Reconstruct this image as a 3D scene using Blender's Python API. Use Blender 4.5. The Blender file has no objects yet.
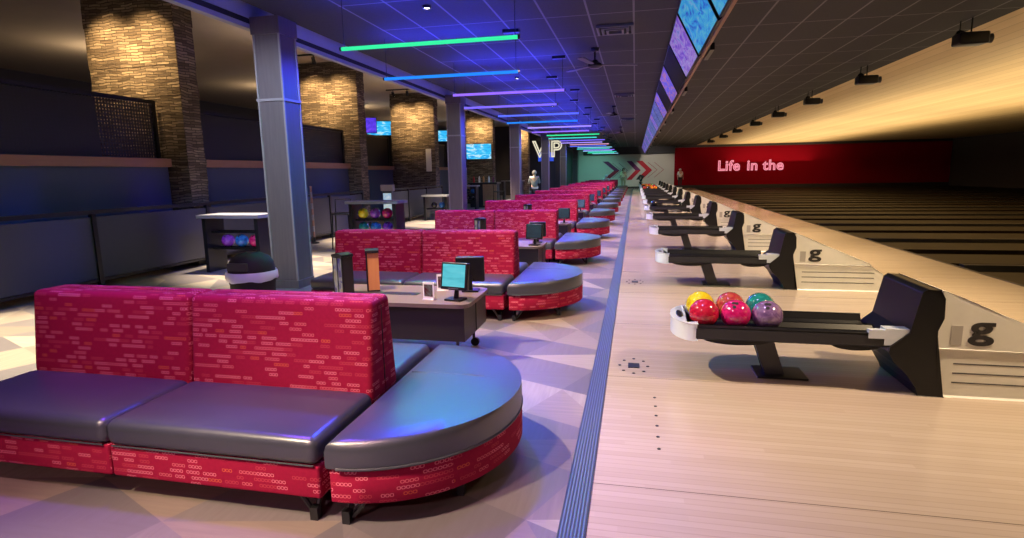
import bpy, bmesh, math, random
from mathutils import Vector, Matrix
random.seed(7)
C = bpy.context.scene.collection
PI = math.pi
P = 3.3            # distance between two lane pairs

# ------------------------------------------------------------------ materials
class NT:
    """small helper to write node trees"""
    def __init__(s, name):
        s.m = bpy.data.materials.new(name); s.m.use_nodes = True
        s.t = s.m.node_tree; s.t.nodes.clear()
        s.out = s.t.nodes.new('ShaderNodeOutputMaterial')
    def n(s, typ, **kw):
        nd = s.t.nodes.new(typ)
        for k, v in kw.items(): setattr(nd, k, v)
        return nd
    def put(s, sock, v):
        if v is None: return
        if isinstance(v, bpy.types.NodeSocket): s.t.links.new(v, sock)
        else:
            if hasattr(sock.default_value, '__len__') and len(sock.default_value) == 4 and len(v) == 3: v = (*v, 1)
            sock.default_value = v
    def math(s, op, a, b=None, c=None, clamp=False):
        nd = s.n('ShaderNodeMath', operation=op, use_clamp=clamp)
        for i, v in enumerate((a, b, c)): s.put(nd.inputs[i], v)
        return nd.outputs[0]
    def mix(s, f, a, b, blend='MIX'):
        nd = s.n('ShaderNodeMix', data_type='RGBA', blend_type=blend)
        s.put(nd.inputs[0], f); s.put(nd.inputs[6], a); s.put(nd.inputs[7], b)
        return nd.outputs[2]
    def uv(s):
        return s.n('ShaderNodeTexCoord').outputs['UV']
    def obj(s):
        return s.n('ShaderNodeTexCoord').outputs['Object']
    def xyz(s, v):
        nd = s.n('ShaderNodeSeparateXYZ'); s.put(nd.inputs[0], v); return nd.outputs
    def comb(s, x, y, z=0.0):
        nd = s.n('ShaderNodeCombineXYZ')
        for i, v in enumerate((x, y, z)): s.put(nd.inputs[i], v)
        return nd.outputs[0]
    def mapping(s, v, scale=(1, 1, 1), rot=(0, 0, 0), loc=(0, 0, 0)):
        nd = s.n('ShaderNodeMapping'); s.put(nd.inputs[0], v)
        nd.inputs['Scale'].default_value = scale; nd.inputs['Rotation'].default_value = rot; nd.inputs['Location'].default_value = loc
        return nd.outputs[0]
    def noise(s, v, scale=5, detail=3, rough=.5):
        nd = s.n('ShaderNodeTexNoise'); s.put(nd.inputs['Vector'], v)
        nd.inputs['Scale'].default_value = scale; nd.inputs['Detail'].default_value = detail; nd.inputs['Roughness'].default_value = rough
        return nd.outputs[0]
    def white(s, v):
        nd = s.n('ShaderNodeTexWhiteNoise', noise_dimensions='3D'); s.put(nd.inputs['Vector'], v); return nd.outputs['Value']
    def ramp(s, f, stops, interp='LINEAR'):
        nd = s.n('ShaderNodeValToRGB'); s.put(nd.inputs[0], f); r = nd.color_ramp; r.interpolation = interp
        while len(r.elements) < len(stops): r.elements.new(.5)
        for e, (p, c) in zip(r.elements, stops): e.position = p; e.color = (*c, 1)
        return nd.outputs[0]
    def bump(s, h, strength=.3, dist=.01):
        nd = s.n('ShaderNodeBump'); nd.inputs['Strength'].default_value = strength; nd.inputs['Distance'].default_value = dist
        s.put(nd.inputs['Height'], h); return nd.outputs[0]
    def bsdf(s, color, rough=.5, metal=0.0, spec=.5, normal=None, emit=None, estr=0.0, coat=0.0):
        b = s.n('ShaderNodeBsdfPrincipled')
        s.put(b.inputs['Base Color'], color); s.put(b.inputs['Roughness'], rough); s.put(b.inputs['Metallic'], metal)
        s.put(b.inputs['Specular IOR Level'], spec)
        if normal is not None: s.put(b.inputs['Normal'], normal)
        if emit is not None:
            s.put(b.inputs['Emission Color'], emit); s.put(b.inputs['Emission Strength'], estr)
        if coat: b.inputs['Coat Weight'].default_value = coat; b.inputs['Coat Roughness'].default_value = .08
        s.t.links.new(b.outputs[0], s.out.inputs[0])
        return s.m

def plain(name, color, rough=.5, metal=0.0, spec=.5, emit=None, estr=0.0, var=.06, scale=12, coat=0.0):
    """a solid material with a little procedural unevenness"""
    t = NT(name)
    f = t.noise(t.obj(), scale, 3)
    c = t.mix(f, tuple(max(0, x * (1 - var)) for x in color), tuple(min(1, x * (1 + var)) for x in color))
    return t.bsdf(c, rough, metal, spec, emit=emit, estr=estr, coat=coat)

def glow(name, color, strength):
    t = NT(name)
    e = t.n('ShaderNodeEmission'); t.put(e.inputs[0], color); e.inputs[1].default_value = strength
    t.t.links.new(e.outputs[0], t.out.inputs[0]); return t.m

def fabric_mat():
    t = NT('red_loop_fabric')
    o = t.xyz(t.uv()); u, v = o[0], o[1]
    vs = t.math('DIVIDE', v, .026); row = t.math('FLOOR', vs); fv = t.math('SUBTRACT', t.math('FRACT', vs), .5)
    off = t.math('MULTIPLY', t.white(t.comb(row, 3.1, 0)), 9.0)
    uu = t.math('ADD', t.math('DIVIDE', u, .0165), off)
    fu = t.math('SUBTRACT', t.math('FRACT', uu), .5)
    g = t.math('DIVIDE', uu, 5.0); gc = t.math('FLOOR', g); gf = t.math('FRACT', g)
    w1 = t.white(t.comb(gc, row, 1.0)); w2 = t.white(t.comb(gc, row, 7.0))
    here = t.math('LESS_THAN', t.math('FLOOR', t.math('MULTIPLY', gf, 5.0)), t.math('ADD', t.math('MULTIPLY', w1, 3.0), 1.9))
    here = t.math('MULTIPLY', here, t.math('GREATER_THAN', w2, .36))
    a = t.math('POWER', t.math('DIVIDE', t.math('ABSOLUTE', fu), .47), 3.0)
    b = t.math('POWER', t.math('DIVIDE', t.math('ABSOLUTE', fv), .29), 3.0)
    r = t.math('ADD', a, b)
    ring = t.math('MULTIPLY', t.math('LESS_THAN', r, 1.0), t.math('GREATER_THAN', r, .22))
    f = t.math('MULTIPLY', ring, here)
    rc = t.ramp(t.white(t.comb(gc, row, 13.0)), [(0, (.66, .15, .21)), (.42, (.44, .04, .07)), (.74, (.60, .11, .15)), (.92, (.58, .09, .05))], 'CONSTANT')
    base = t.mix(t.noise(t.uv(), 60, 2), (.255, .004, .034), (.335, .007, .043))
    col = t.mix(f, base, rc)
    nrm = t.bump(t.noise(t.uv(), 500, 2), .15, .002)
    return t.bsdf(col, .85, 0, .2, nrm)

def vinyl_mat():
    t = NT('slate_vinyl')
    v = t.n('ShaderNodeTexVoronoi'); t.put(v.inputs['Vector'], t.obj()); v.inputs['Scale'].default_value = 260
    nrm = t.bump(v.outputs['Distance'], .08, .002)
    n2 = t.noise(t.obj(), 3, 3)
    c = t.mix(n2, (.032, .035, .047), (.048, .052, .066))
    return t.bsdf(c, t.math('ADD', .27, t.math('MULTIPLY', n2, .12)), 0, .9, nrm)

def patch_floor_mat():
    t = NT('patchwork_vinyl_floor')
    o = t.obj()
    m = t.mapping(o, (1, 1, 1), (0, 0, .42)); x = t.xyz(m)
    cu, cv = t.math('DIVIDE', x[0], .62), t.math('DIVIDE', x[1], .44)
    cx, cy = t.math('FLOOR', cu), t.math('FLOOR', cv); fx, fy = t.math('FRACT', cu), t.math('FRACT', cv)
    flip = t.math('GREATER_THAN', t.white(t.comb(cx, cy, 2)), .5)
    fx2 = t.math('ABSOLUTE', t.math('SUBTRACT', fx, flip))
    tri = t.math('GREATER_THAN', fx2, fy)
    tri = t.math('MULTIPLY', tri, t.math('GREATER_THAN', t.white(t.comb(cx, cy, 8)), .25))
    w = t.white(t.comb(cx, cy, t.math('ADD', tri, 20.3)))
    base = t.ramp(w, [(0, (.20, .175, .17)), (.24, (.34, .275, .21)), (.44, (.27, .215, .17)), (.62, (.42, .355, .27)), (.82, (.15, .135, .14))], 'CONSTANT')
    s1 = t.noise(t.mapping(o, (3, 40, 1)), 1, 4, .6); s2 = t.noise(t.mapping(o, (40, 3, 1)), 1, 4, .6)
    st = t.math('ADD', t.math('MULTIPLY', s1, tri), t.math('MULTIPLY', s2, t.math('SUBTRACT', 1.0, tri)))
    col = t.mix(t.math('MULTIPLY', st, .6), base, (.10, .08, .07))
    return t.bsdf(col, .42, 0, .4)

def lane_mat(name, light, dark, rough, board=.042, gap=.12, coat=.25):
    t = NT(name)
    o = t.obj(); x = t.xyz(o)
    v = t.math('DIVIDE', x[1], board); row = t.math('FLOOR', v); fv = t.math('FRACT', v)
    u = t.math('ADD', t.math('DIVIDE', x[0], 1.35), t.math('MULTIPLY', t.white(t.comb(row, 4, 0)), 8.0))
    w = t.white(t.comb(row, t.math('FLOOR', u), 1.0))
    g = t.noise(t.mapping(o, (2.5, 60, 1)), 1, 4, .6)
    c = t.mix(w, light, dark)
    c = t.mix(t.math('MULTIPLY', g, .35), c, tuple(a * .62 for a in dark))
    line = t.math('LESS_THAN', fv, gap)
    c = t.mix(t.math('MULTIPLY', line, .36), c, tuple(a * .55 for a in dark))
    if coat:
        sf = t.math('ABSOLUTE', t.math('SUBTRACT', t.math('FRACT', t.math('DIVIDE', t.math('SUBTRACT', x[1], 2.45), 1.43)), .5))
        c = t.mix(t.math('MULTIPLY', t.math('GREATER_THAN', sf, .4978), .75), c, (.06, .045, .035))
    return t.bsdf(c, rough, 0, 0.5 if coat else .04, coat=coat)

def ceiling_mat():
    t = NT('black_tile_ceiling')
    x = t.xyz(t.obj())
    def lines(c, off, pitch, w):
        f = t.math('FRACT', t.math('DIVIDE', t.math('SUBTRACT', c, off), pitch))
        return t.math('GREATER_THAN', t.math('ABSOLUTE', t.math('SUBTRACT', f, .5)), .5 - w / pitch / 2)
    inside = t.math('GREATER_THAN', x[0], -3.31)
    l = t.math('MULTIPLY', t.math('MAXIMUM', lines(x[0], -.056, .539, .024), lines(x[1], 7.45, 1.15, .02)), inside)
    n = t.noise(t.obj(), 45, 3)
    tile = t.mix(n, (.026, .026, .030), (.044, .044, .05))
    c = t.mix(l, tile, (.15, .15, .165))
    return t.bsdf(c, .75, 0, .25, t.bump(n, .25, .004))

def plank_ceiling_mat():
    t = NT('tan_plank_ceiling')
    x = t.xyz(t.obj())
    row = t.math('FLOOR', t.math('DIVIDE', x[0], .28)); f = t.math('FRACT', t.math('DIVIDE', x[0], .28))
    g = t.noise(t.mapping(t.obj(), (40, 2, 1)), 1, 3)
    c = t.mix(t.white(t.comb(row, 1, 1)), (.62, .45, .23), (.74, .57, .32))
    c = t.mix(t.math('MULTIPLY', g, .3), c, (.4, .27, .12))
    c = t.mix(t.math('MULTIPLY', t.math('LESS_THAN', f, .05), .6), c, (.2, .13, .06))
    return t.bsdf(c, .6)

def stone_mat():
    t = NT('stacked_ledgestone')
    o = t.uv()
    b = t.n('ShaderNodeTexBrick', offset=.37, squash=1.0)
    wob = t.noise(o, 3.0, 2)
    xx = t.xyz(o)
    vec = t.comb(xx[0], t.math('ADD', xx[1], t.math('MULTIPLY', wob, .10)))
    t.put(b.inputs['Vector'], vec)
    b.inputs['Color1'].default_value = (.11, .08, .055, 1); b.inputs['Color2'].default_value = (.48, .38, .27, 1); b.inputs['Mortar'].default_value = (.03, .025, .02, 1)
    b.inputs['Scale'].default_value = 1; b.inputs['Mortar Size'].default_value = .006; b.inputs['Brick Width'].default_value = .23; b.inputs['Row Height'].default_value = .043
    b.inputs['Bias'].default_value = -.1
    row = t.math('FLOOR', t.math('DIVIDE', xx[1], .065))
    n = t.noise(t.mapping(o, (6, 26, 1)), 1, 4, .65)
    n3 = t.noise(t.mapping(o, (1.5, 9, 1)), 1, 3, .6)
    c = t.mix(t.math('MULTIPLY', n, .8), b.outputs['Color'], (.09, .068, .05))
    c = t.mix(t.math('MULTIPLY', t.math('GREATER_THAN', n3, .55), .45), c, (.07, .055, .045))
    h = t.math('ADD', t.math('MULTIPLY', b.outputs['Fac'], -1.0), n)
    return t.bsdf(c, .85, 0, .2, t.bump(h, .9, .05))

def wood_mat(name, a, b, rough=.4, scale=(30, 30, 2.2)):
    t = NT(name)
    g = t.noise(t.mapping(t.obj(), scale), 1, 5, .6)
    c = t.mix(g, a, b)
    return t.bsdf(c, rough, 0, .4, t.bump(g, .06, .003))

def ball_mat(name, c1, c2):
    t = NT(name)
    n = t.noise(t.obj(), 9, 4, .6); n2 = t.n('ShaderNodeTexNoise'); t.put(n2.inputs['Vector'], t.obj()); n2.inputs['Scale'].default_value = 14; n2.inputs['Distortion'].default_value = 2.5
    f = t.math('MULTIPLY', t.math('SUBTRACT', n2.outputs[0], .35, clamp=True), 2.4, clamp=True)
    return t.bsdf(t.mix(f, c1, c2), .09, 0, .6, coat=.6)

def screen_mat(name, stops, strength, scale=(3, 9, 1), rot=.6, distortion=1.5):
    t = NT(name)
    nd = t.n('ShaderNodeTexNoise'); t.put(nd.inputs['Vector'], t.mapping(t.uv(), scale, (0, 0, rot)))
    nd.inputs['Scale'].default_value = 1; nd.inputs['Detail'].default_value = 4; nd.inputs['Distortion'].default_value = distortion
    c = t.ramp(nd.outputs[0], stops)
    return t.bsdf((.01, .01, .012), .2, 0, .5, emit=c, estr=strength)

def ribbed_mat():
    t = NT('ribbed_transition_strip')
    x = t.xyz(t.obj())
    f = t.math('ABSOLUTE', t.math('SUBTRACT', t.math('FRACT', t.math('DIVIDE', x[0], .0145)), .5))
    c = t.mix(t.math('MULTIPLY', f, 2.0), (.04, .052, .07), (.15, .18, .22))
    return t.bsdf(c, .4, .3, .5, t.bump(f, .6, .006))

M = dict(
    fabric=fabric_mat(), vinyl=vinyl_mat(), piping=plain('dark_vinyl_welt', (.05, .052, .065), .4),
    floor=patch_floor_mat(), approach=lane_mat('maple_approach', (.53, .43, .34), (.475, .38, .295), .22),
    lane=lane_mat('dark_lane', (.026, .018, .012), (.016, .012, .008), .45, coat=0), gutter=plain('black_gutter', (.008, .008, .009), .6, spec=.08),
    ceiling=ceiling_mat(), tanceil=plank_ceiling_mat(), loungeceil=plain('tan_plaster', (.50, .43, .34), .9, scale=3),
    strip=ribbed_mat(), stone=stone_mat(), steel=plain('dark_steel', (.05, .05, .055), .35, .8), chrome=plain('brushed_metal', (.55, .55, .57), .3, 1.0),
    black=plain('black_plastic', (.009, .009, .011), .34, spec=.35), softblack=plain('matte_black', (.012, .012, .014), .7), charcoal=plain('charcoal_metal', (.055, .056, .065), .4, .2),
    white=plain('white_plastic', (.72, .71, .68), .3), cream=plain('cream_shell', (.76, .75, .71), .35), pale=plain('pale_blue_white_cap', (.66, .72, .82), .22, coat=.4),
    column=wood_mat('walnut_laminate', (.092, .068, .066), (.150, .115, .110), .36), edge=plain('pale_edge_trim', (.24, .20, .19), .4),
    table=wood_mat('grey_walnut_top', (.12, .088, .068), (.20, .155, .122), .35, (2.2, 40, 2)), tablebody=wood_mat('dark_walnut_body', (.014, .012, .013), (.024, .020, .021), .45, (2, 2, 30)),
    header=plain('grey_bulkhead', (.30, .31, .35), .7, scale=3), navy=plain('navy_paint', (.055, .065, .11), .7, scale=2), cap=wood_mat('brown_cap', (.22, .10, .06), (.34, .17, .10), .5, (20, 2, 20)),
    darkwall=plain('dark_wall', (.035, .033, .042), .8, scale=2), farwall=plain('pale_grey_wall', (.55, .53, .49), .8, scale=1.5), redwall=plain('deep_red_wall', (.22, .002, .010), .9, spec=.05, scale=1.5),
    maroon=plain('maroon_paint', (.30, .012, .045), .7), plum=plain('plum_paint', (.16, .02, .11), .7), red=plain('red_paint', (.50, .012, .03), .7), inkblack=plain('black_paint', (.02, .018, .02), .6),
    liner=plain('white_bin_liner', (.62, .72, .85), .3), amber=wood_mat('amber_wood', (.42, .17, .05), (.55, .24, .08), .5), skin=plain('skin', (.55, .33, .24), .55), slat=wood_mat('slatted_oak', (.30, .17, .10), (.45, .28, .17), .5, (40, 40, 2)),
    hairdark=plain('dark_hair', (.02, .014, .012), .6), hairgrey=plain('grey_hair', (.22, .21, .20), .7), whitebox=plain('plaque_white', (.72, .70, .62), .5), grille=plain('vent_grille', (.10, .10, .115), .5, .3),
    slateblack=plain('slate_black', (.022, .023, .030), .45), darkpanel=plain('dark_panel', (.038, .036, .045), .6), greyshelf=plain('grey_counter', (.20, .195, .205), .45),
)
GLOW = {k: glow('tube_' + k, c, s) for k, (c, s) in dict(
    green=((.04, .85, .36), 1.1), azure=((.02, .26, 1.0), 1.1), violet=((.30, .15, 1.0), 1.2), indigo=((.22, .15, 1.0), 1.2), blue=((.11, .16, 1.0), 1.2),
    lilac=((.42, .30, 1.0), 1.2), teal=((.06, .75, .68), 1.1), pink=((.85, .40, .62), 1.0), ice=((.28, .70, .92), 1.1)).items()}
M['bulb'] = glow('warm_white_lamp', (1, .90, .76), 9)
M['neon'] = glow('pink_white_neon', (1.0, .30, .38), 1.05)
M['vipneon'] = glow('cream_neon', (.80, .74, .55), 1.0)
M['bluepanel'] = glow('blue_lit_panel', (.04, .10, .75), .9)
M['posterlit'] = screen_mat('lit_poster', [(.3, (.9, .85, .55)), (.5, (.35, .55, .8)), (.7, (.9, .9, .85))], .75, (2, 3, 1))
M['kioskscreen'] = screen_mat('cyan_screen', [(.25, (.03, .32, .42)), (.5, (.10, .58, .68)), (.75, (.20, .72, .80))], .95, (3, 12, 1), 0, .2)
M['dimscreen'] = screen_mat('dim_screen', [(.3, (.010, .022, .035)), (.7, (.02, .05, .07))], .8, (3, 6, 1), 0, .2)
M['scr_blue'] = screen_mat('score_screen_blue', [(.32, (.02, .08, .75)), (.47, (.03, .42, .95)), (.6, (.10, .62, .85)), (.72, (.45, .25, .95))], .58)
M['scr_purple'] = screen_mat('score_screen_purple', [(.3, (.16, .06, .80)), (.45, (.38, .16, .90)), (.56, (.62, .42, .95)), (.68, (.10, .30, .90)), (.75, (.75, .15, .35))], .5)
M['scr_indigo'] = screen_mat('score_screen_indigo', [(.35, (.10, .07, .85)), (.52, (.22, .14, .75)), (.62, (.70, .22, .20)), (.70, (.06, .12, .65))], .7)
M['scr_dusk'] = screen_mat('score_screen_dusk', [(.3, (.07, .09, .45)), (.5, (.15, .16, .62)), (.7, (.26, .28, .55))], .55)
M['tv_cyan'] = screen_mat('tv_cyan', [(.35, (.02, .28, .75)), (.5, (.04, .55, .90)), (.6, (.55, .80, .92)), (.7, (.03, .20, .45))], 1.1, (2, 5, 1), .5)
M['tv_purple'] = screen_mat('tv_purple', [(.35, (.06, .03, .60)), (.5, (.12, .05, .85)), (.7, (.35, .10, .70))], 1.0, (2, 3, 1), .2)
M['menuart'] = screen_mat('menu_art', [(.3, (.75, .38, .15)), (.45, (.85, .75, .70)), (.55, (.15, .12, .55)), (.7, (.25, .06, .04))], .22, (9, 6, 1), .3, 1.0)
M['menured'] = screen_mat('menu_red_art', [(.4, (.65, .03, .05)), (.55, (.85, .75, .72)), (.7, (.5, .02, .06))], .12, (12, 14, 1), .3, 1.0)

# ------------------------------------------------------------------ mesh helpers
def box_uv(bm):
    uvl = bm.loops.layers.uv.verify()
    for f in bm.faces:
        n = f.normal; a = max(range(3), key=lambda i: abs(n[i]))
        for l in f.loops:
            c = l.vert.co
            l[uvl].uv = (c.y, c.z) if a == 0 else (c.x, c.z) if a == 1 else (c.x, c.y)

def obj(name, bm, mat, parent=None, loc=None, smooth=False, uv=True, bevel=0, seg=2):
    if bevel:
        es = [e for e in bm.edges if e.calc_face_angle(0) > .6]
        bmesh.ops.bevel(bm, geom=es, offset=bevel, segments=seg, affect='EDGES', profile=.5, clamp_overlap=True)
    bmesh.ops.recalc_face_normals(bm, faces=bm.faces)
    bm.normal_update()
    if uv: box_uv(bm)
    me = bpy.data.meshes.new(name); bm.to_mesh(me); bm.free()
    me.materials.append(mat)
    if smooth:
        me.polygons.foreach_set('use_smooth', [True] * len(me.polygons))
        me.set_sharp_from_angle(angle=math.radians(38))
    o = bpy.data.objects.new(name, me); C.objects.link(o)
    if parent: o.parent = parent
    if loc: o.location = loc
    return o

def tag(o, label, cat, group=None, kind=None):
    o['label'] = label; o['category'] = cat
    if group: o['group'] = group
    if kind: o['kind'] = kind
    return o

def thing(name, label, cat, loc=(0, 0, 0), rz=0, group=None, kind=None):
    o = bpy.data.objects.new(name, None); o.empty_display_size = .1; C.objects.link(o)
    o.location = loc; o.rotation_euler = (0, 0, rz)
    return tag(o, label, cat, group, kind)

def dup(root, loc, label, rz=None, group=None):
    r = root.copy(); C.objects.link(r); r.location = loc
    if rz is not None: r.rotation_euler = (0, 0, rz)
    r['label'] = label
    if group: r['group'] = group
    for ch in list(root.children):
        c = ch.copy(); C.objects.link(c); c.parent = r
        for g in list(ch.children):
            d = g.copy(); C.objects.link(d); d.parent = c
    return r

def struct(name, bm, mat, **kw):
    o = obj(name, bm, mat, **kw); o['kind'] = 'structure'; return o

def B(): return bmesh.new()

def box(bm, lo, hi, rz=0):
    x0, y0, z0 = lo; x1, y1, z1 = hi
    v = [bm.verts.new(p) for p in ((x0, y0, z0), (x1, y0, z0), (x1, y1, z0), (x0, y1, z0), (x0, y0, z1), (x1, y0, z1), (x1, y1, z1), (x0, y1, z1))]
    for f in ((0, 3, 2, 1), (4, 5, 6, 7), (0, 1, 5, 4), (1, 2, 6, 5), (2, 3, 7, 6), (3, 0, 4, 7)): bm.faces.new([v[i] for i in f])
    return bm

def tube(bm, pts, r, n=8, caps=True):
    """round tube along points; r is a number or a list"""
    pts = [Vector(p) for p in pts]; rr = r if isinstance(r, (list, tuple)) else [r] * len(pts)
    rings = []; up = None
    for i, p in enumerate(pts):
        d = (pts[min(i + 1, len(pts) - 1)] - pts[max(i - 1, 0)]).normalized()
        if up is None:
            up = Vector((0, 0, 1)) if abs(d.z) < .9 else Vector((1, 0, 0))
        a = d.cross(up).normalized(); b = a.cross(d).normalized(); up = b
        rings.append([bm.verts.new(p + (a * math.cos(2 * PI * k / n) + b * math.sin(2 * PI * k / n)) * rr[i]) for k in range(n)])
    for A, Bq in zip(rings, rings[1:]):
        for k in range(n): bm.faces.new((A[k], A[(k + 1) % n], Bq[(k + 1) % n], Bq[k]))
    if caps:
        bm.faces.new(rings[0]); bm.faces.new(rings[-1][::-1])
    return bm

def lathe(bm, prof, n=24, c=(0, 0), a0=0.0, a1=2 * PI):
    rings = []
    for r, z in prof:
        if r < 1e-5: rings.append([bm.verts.new((c[0], c[1], z))])
        else: rings.append([bm.verts.new((c[0] + r * math.cos(2 * PI * k / n), c[1] + r * math.sin(2 * PI * k / n), z)) for k in range(n)])
    for A, Bq in zip(rings, rings[1:]):
        for k in range(n):
            k2 = (k + 1) % n
            if len(A) == 1 and len(Bq) == 1: continue
            if len(A) == 1: bm.faces.new((A[0], Bq[k2], Bq[k]))
            elif len(Bq) == 1: bm.faces.new((A[k], A[k2], Bq[0]))
            else: bm.faces.new((A[k], A[k2], Bq[k2], Bq[k]))
    return bm

def prism(bm, poly, d0, d1, axis='y'):
    """polygon (two coordinates) extruded along an axis; axis 'y': (x,z), 'z': (x,y), 'x': (y,z)"""
    f = {'y': lambda p, d: (p[0], d, p[1]), 'z': lambda p, d: (p[0], p[1], d), 'x': lambda p, d: (d, p[0], p[1])}[axis]
    a = [bm.verts.new(f(p, d0)) for p in poly]; b = [bm.verts.new(f(p, d1)) for p in poly]
    n = len(poly)
    for k in range(n): bm.faces.new((a[k], a[(k + 1) % n], b[(k + 1) % n], b[k]))
    fa = bm.faces.new(a); fb = bm.faces.new(b[::-1])
    bmesh.ops.triangulate(bm, faces=[fa, fb])
    return bm

def rbox(bm, lo, hi, r, crown=0.0, n=5, shear=None):
    """upholstered block: a box with round edges, a crowned top and an optional front/back lean"""
    lo, hi = Vector(lo), Vector(hi); c = (lo + hi) / 2; h = (hi - lo) / 2
    def ticks(hh):
        rr = min(r, hh * .98)
        q = [rr * (1 - math.cos(a)) for a in (0, PI / 6, PI / 3)] if False else [0, rr * .29, rr * .65]
        inner = [(-hh + rr) + (2 * (hh - rr)) * i / n for i in range(n + 1)]
        return [-hh + t for t in q] + inner + [hh - t for t in reversed(q)]
    T = [ticks(h[i]) for i in range(3)]
    cache = {}
    def V(p):
        key = tuple(round(x, 5) for x in p)
        if key in cache: return cache[key]
        p = Vector(p); q = Vector([max(-h[i] + min(r, h[i] * .98), min(h[i] - min(r, h[i] * .98), p[i])) for i in range(3)])
        d = p - q
        if d.length > 1e-9: p = q + d.normalized() * min(r, *(h[i] * .98 for i in range(3)))
        if p.z > 0: p.z += crown * (1 - (p.x / h.x) ** 2) * (1 - (p.y / h.y) ** 2)
        w = p + c
        if shear: w = shear(w)
        cache[key] = bm.verts.new(w); return cache[key]
    for ax in range(3):
        a, b = [i for i in range(3) if i != ax]
        for s in (-1, 1):
            for i in range(len(T[a]) - 1):
                for j in range(len(T[b]) - 1):
                    q = []
                    for (ii, jj) in ((i, j), (i + 1, j), (i + 1, j + 1), (i, j + 1)):
                        p = [0, 0, 0]; p[ax] = s * h[ax]; p[a] = T[a][ii]; p[b] = T[b][jj]; q.append(V(p))
                    if len(set(q)) == 4:
                        try: bm.faces.new(q)
                        except ValueError: pass
    return bm

def ellipsoid(bm, c, r, u=16, v=10, f=None):
    res = bmesh.ops.create_uvsphere(bm, u_segments=u, v_segments=v, radius=1)
    for w in res['verts']:
        p = Vector((w.co.x * r[0], w.co.y * r[1], w.co.z * r[2]))
        if f: p = f(p)
        w.co = p + Vector(c)
    return bm

def lamp(kind, name, loc, energy, color, target=None, size=.1, angle=60, blend=.6, sx=None, sy=None):
    d = bpy.data.lights.new(name, kind); d.energy = energy; d.color = color
    if kind == 'SPOT': d.spot_size = math.radians(angle); d.spot_blend = blend; d.shadow_soft_size = size
    elif kind == 'AREA':
        d.shape = 'RECTANGLE'; d.size = sx or size; d.size_y = sy or size
    else: d.shadow_soft_size = size
    o = bpy.data.objects.new(name, d); C.objects.link(o); o.location = loc
    if target is not None:
        o.rotation_euler = (Vector(target) - Vector(loc)).to_track_quat('-Z', 'Y').to_euler()
    return o

ORD = ['first', 'second', 'third', 'fourth', 'fifth', 'sixth', 'seventh', 'eighth', 'ninth', 'tenth', 'eleventh', 'twelfth', 'thirteenth', 'fourteenth', 'fifteenth', 'sixteenth', 'seventeenth', 'eighteenth', 'nineteenth', 'twentieth', 'twenty-first', 'twenty-second', 'twenty-third', 'twenty-fourth', 'twenty-fifth', 'twenty-sixth']

# ------------------------------------------------------------------ the setting
CZ = 3.3
b = B(); box(b, (-8.8, -3, -.1), (-.275, 48, 0)); struct('floor_seating', b, M['floor'])
b = B(); box(b, (-.275, -3, -.1), (-.165, 48, .007)); struct('trim_1', b, M['strip'])
b = B(); box(b, (-.165, -3, -.1), (4.5, 48, 0)); struct('floor_approach', b, M['approach'])
# lanes run away to the side, each pair with its gutters and division cap
b = B(); box(b, (4.5, -3, -.25), (23.2, 48, -.12)); struct('floor_gutter', b, M['gutter'])
k = 0
for j in range(-1, 15):
    yb = 4.12 + P * j - P / 2 + .14
    for q in (0, 1):
        y0 = yb + .26 + q * 1.55
        if y0 + 1.0 > 47.6: continue
        b = B(); box(b, (4.5, y0, -.12), (22.0, y0 + 1.0, -.005)); o = struct('floor_lane', b, M['lane'])
    if yb < 47: b = B(); box(b, (4.55, yb - .07, -.12), (22.0, yb + .07, .02)); struct('trim_capping', b, M['softblack'], bevel=.02)
b = B(); box(b, (4.44, -3, .0), (4.5, 48, .002)); struct('trim_foul', b, M['inkblack'])
b = B(); box(b, (-4.20, -3, CZ), (4.6, 48, CZ + .12)); struct('ceiling_main', b, M['ceiling'])
b = B(); box(b, (4.6, -3, CZ), (23.2, 48, CZ + .12)); struct('ceiling_lane', b, M['tanceil'])
b = B(); box(b, (-16, -3, 4.3), (-4.64, 48, 4.42)); struct('ceiling_lounge', b, M['loungeceil'])
# bulkhead over the column line: grey face, dark slot, lower lip
b = B(); box(b, (-4.64, -3, 3.29), (-4.545, 48, 4.42)); struct('beam_bulkhead', b, M['header'])
b = B(); box(b, (-4.62, -3, 3.225), (-4.56, 48, 3.29)); struct('beam_slot', b, M['softblack'])
b = B(); box(b, (-4.64, -3, 3.17), (-4.55, 48, 3.225)); struct('beam_lip', b, M['header'])
b = B(); box(b, (-4.545, -3, 3.46), (-4.20, 48, 3.52)); struct('ceiling_cove', b, M['header'])
# end walls
b = B(); box(b, (-4.6, 48, -.1), (3.02, 48.2, CZ)); struct('wall_end', b, M['farwall'])
b = B(); box(b, (3.02, 47.9, -.25), (23.2, 48.2, 3.22)); struct('wall_end_red', b, M['redwall'])
b = B(); box(b, (-4.6, 47.96, 0), (3.02, 48.0, .16)); struct('baseboard_end', b, M['inkblack'])
b = B(); box(b, (3.02, 47.8, -.12), (23.2, 47.9, .22)); struct('baseboard_red', b, M['inkblack'])
b = B(); box(b, (-4.17, 47.7, 2.72), (3.02, 48.0, CZ)); struct('trim_soffit', b, M['darkwall'])
b = B(); box(b, (3.02, 47.4, 3.14), (23.2, 47.9, CZ)); struct('trim_soffit_red', b, M['inkblack'])
b = B(); box(b, (22.0, -3, -.2), (23.2, 47.4, CZ)); struct('wall_masking', b, M['darkwall'])
b = B(); box(b, (-16.2, -3, 0), (-16.0, 48, 4.42)); struct('wall_lounge', b, M['darkwall'])
b = B(); box(b, (-16.2, -3.2, -.2), (23.2, -3.0, 4.42)); struct('wall_behind', b, M['darkwall'])
b = B(); box(b, (-16.0, 36.0, 0), (-4.86, 36.2, 4.3)); struct('wall_bar', b, M['darkwall'])
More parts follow.
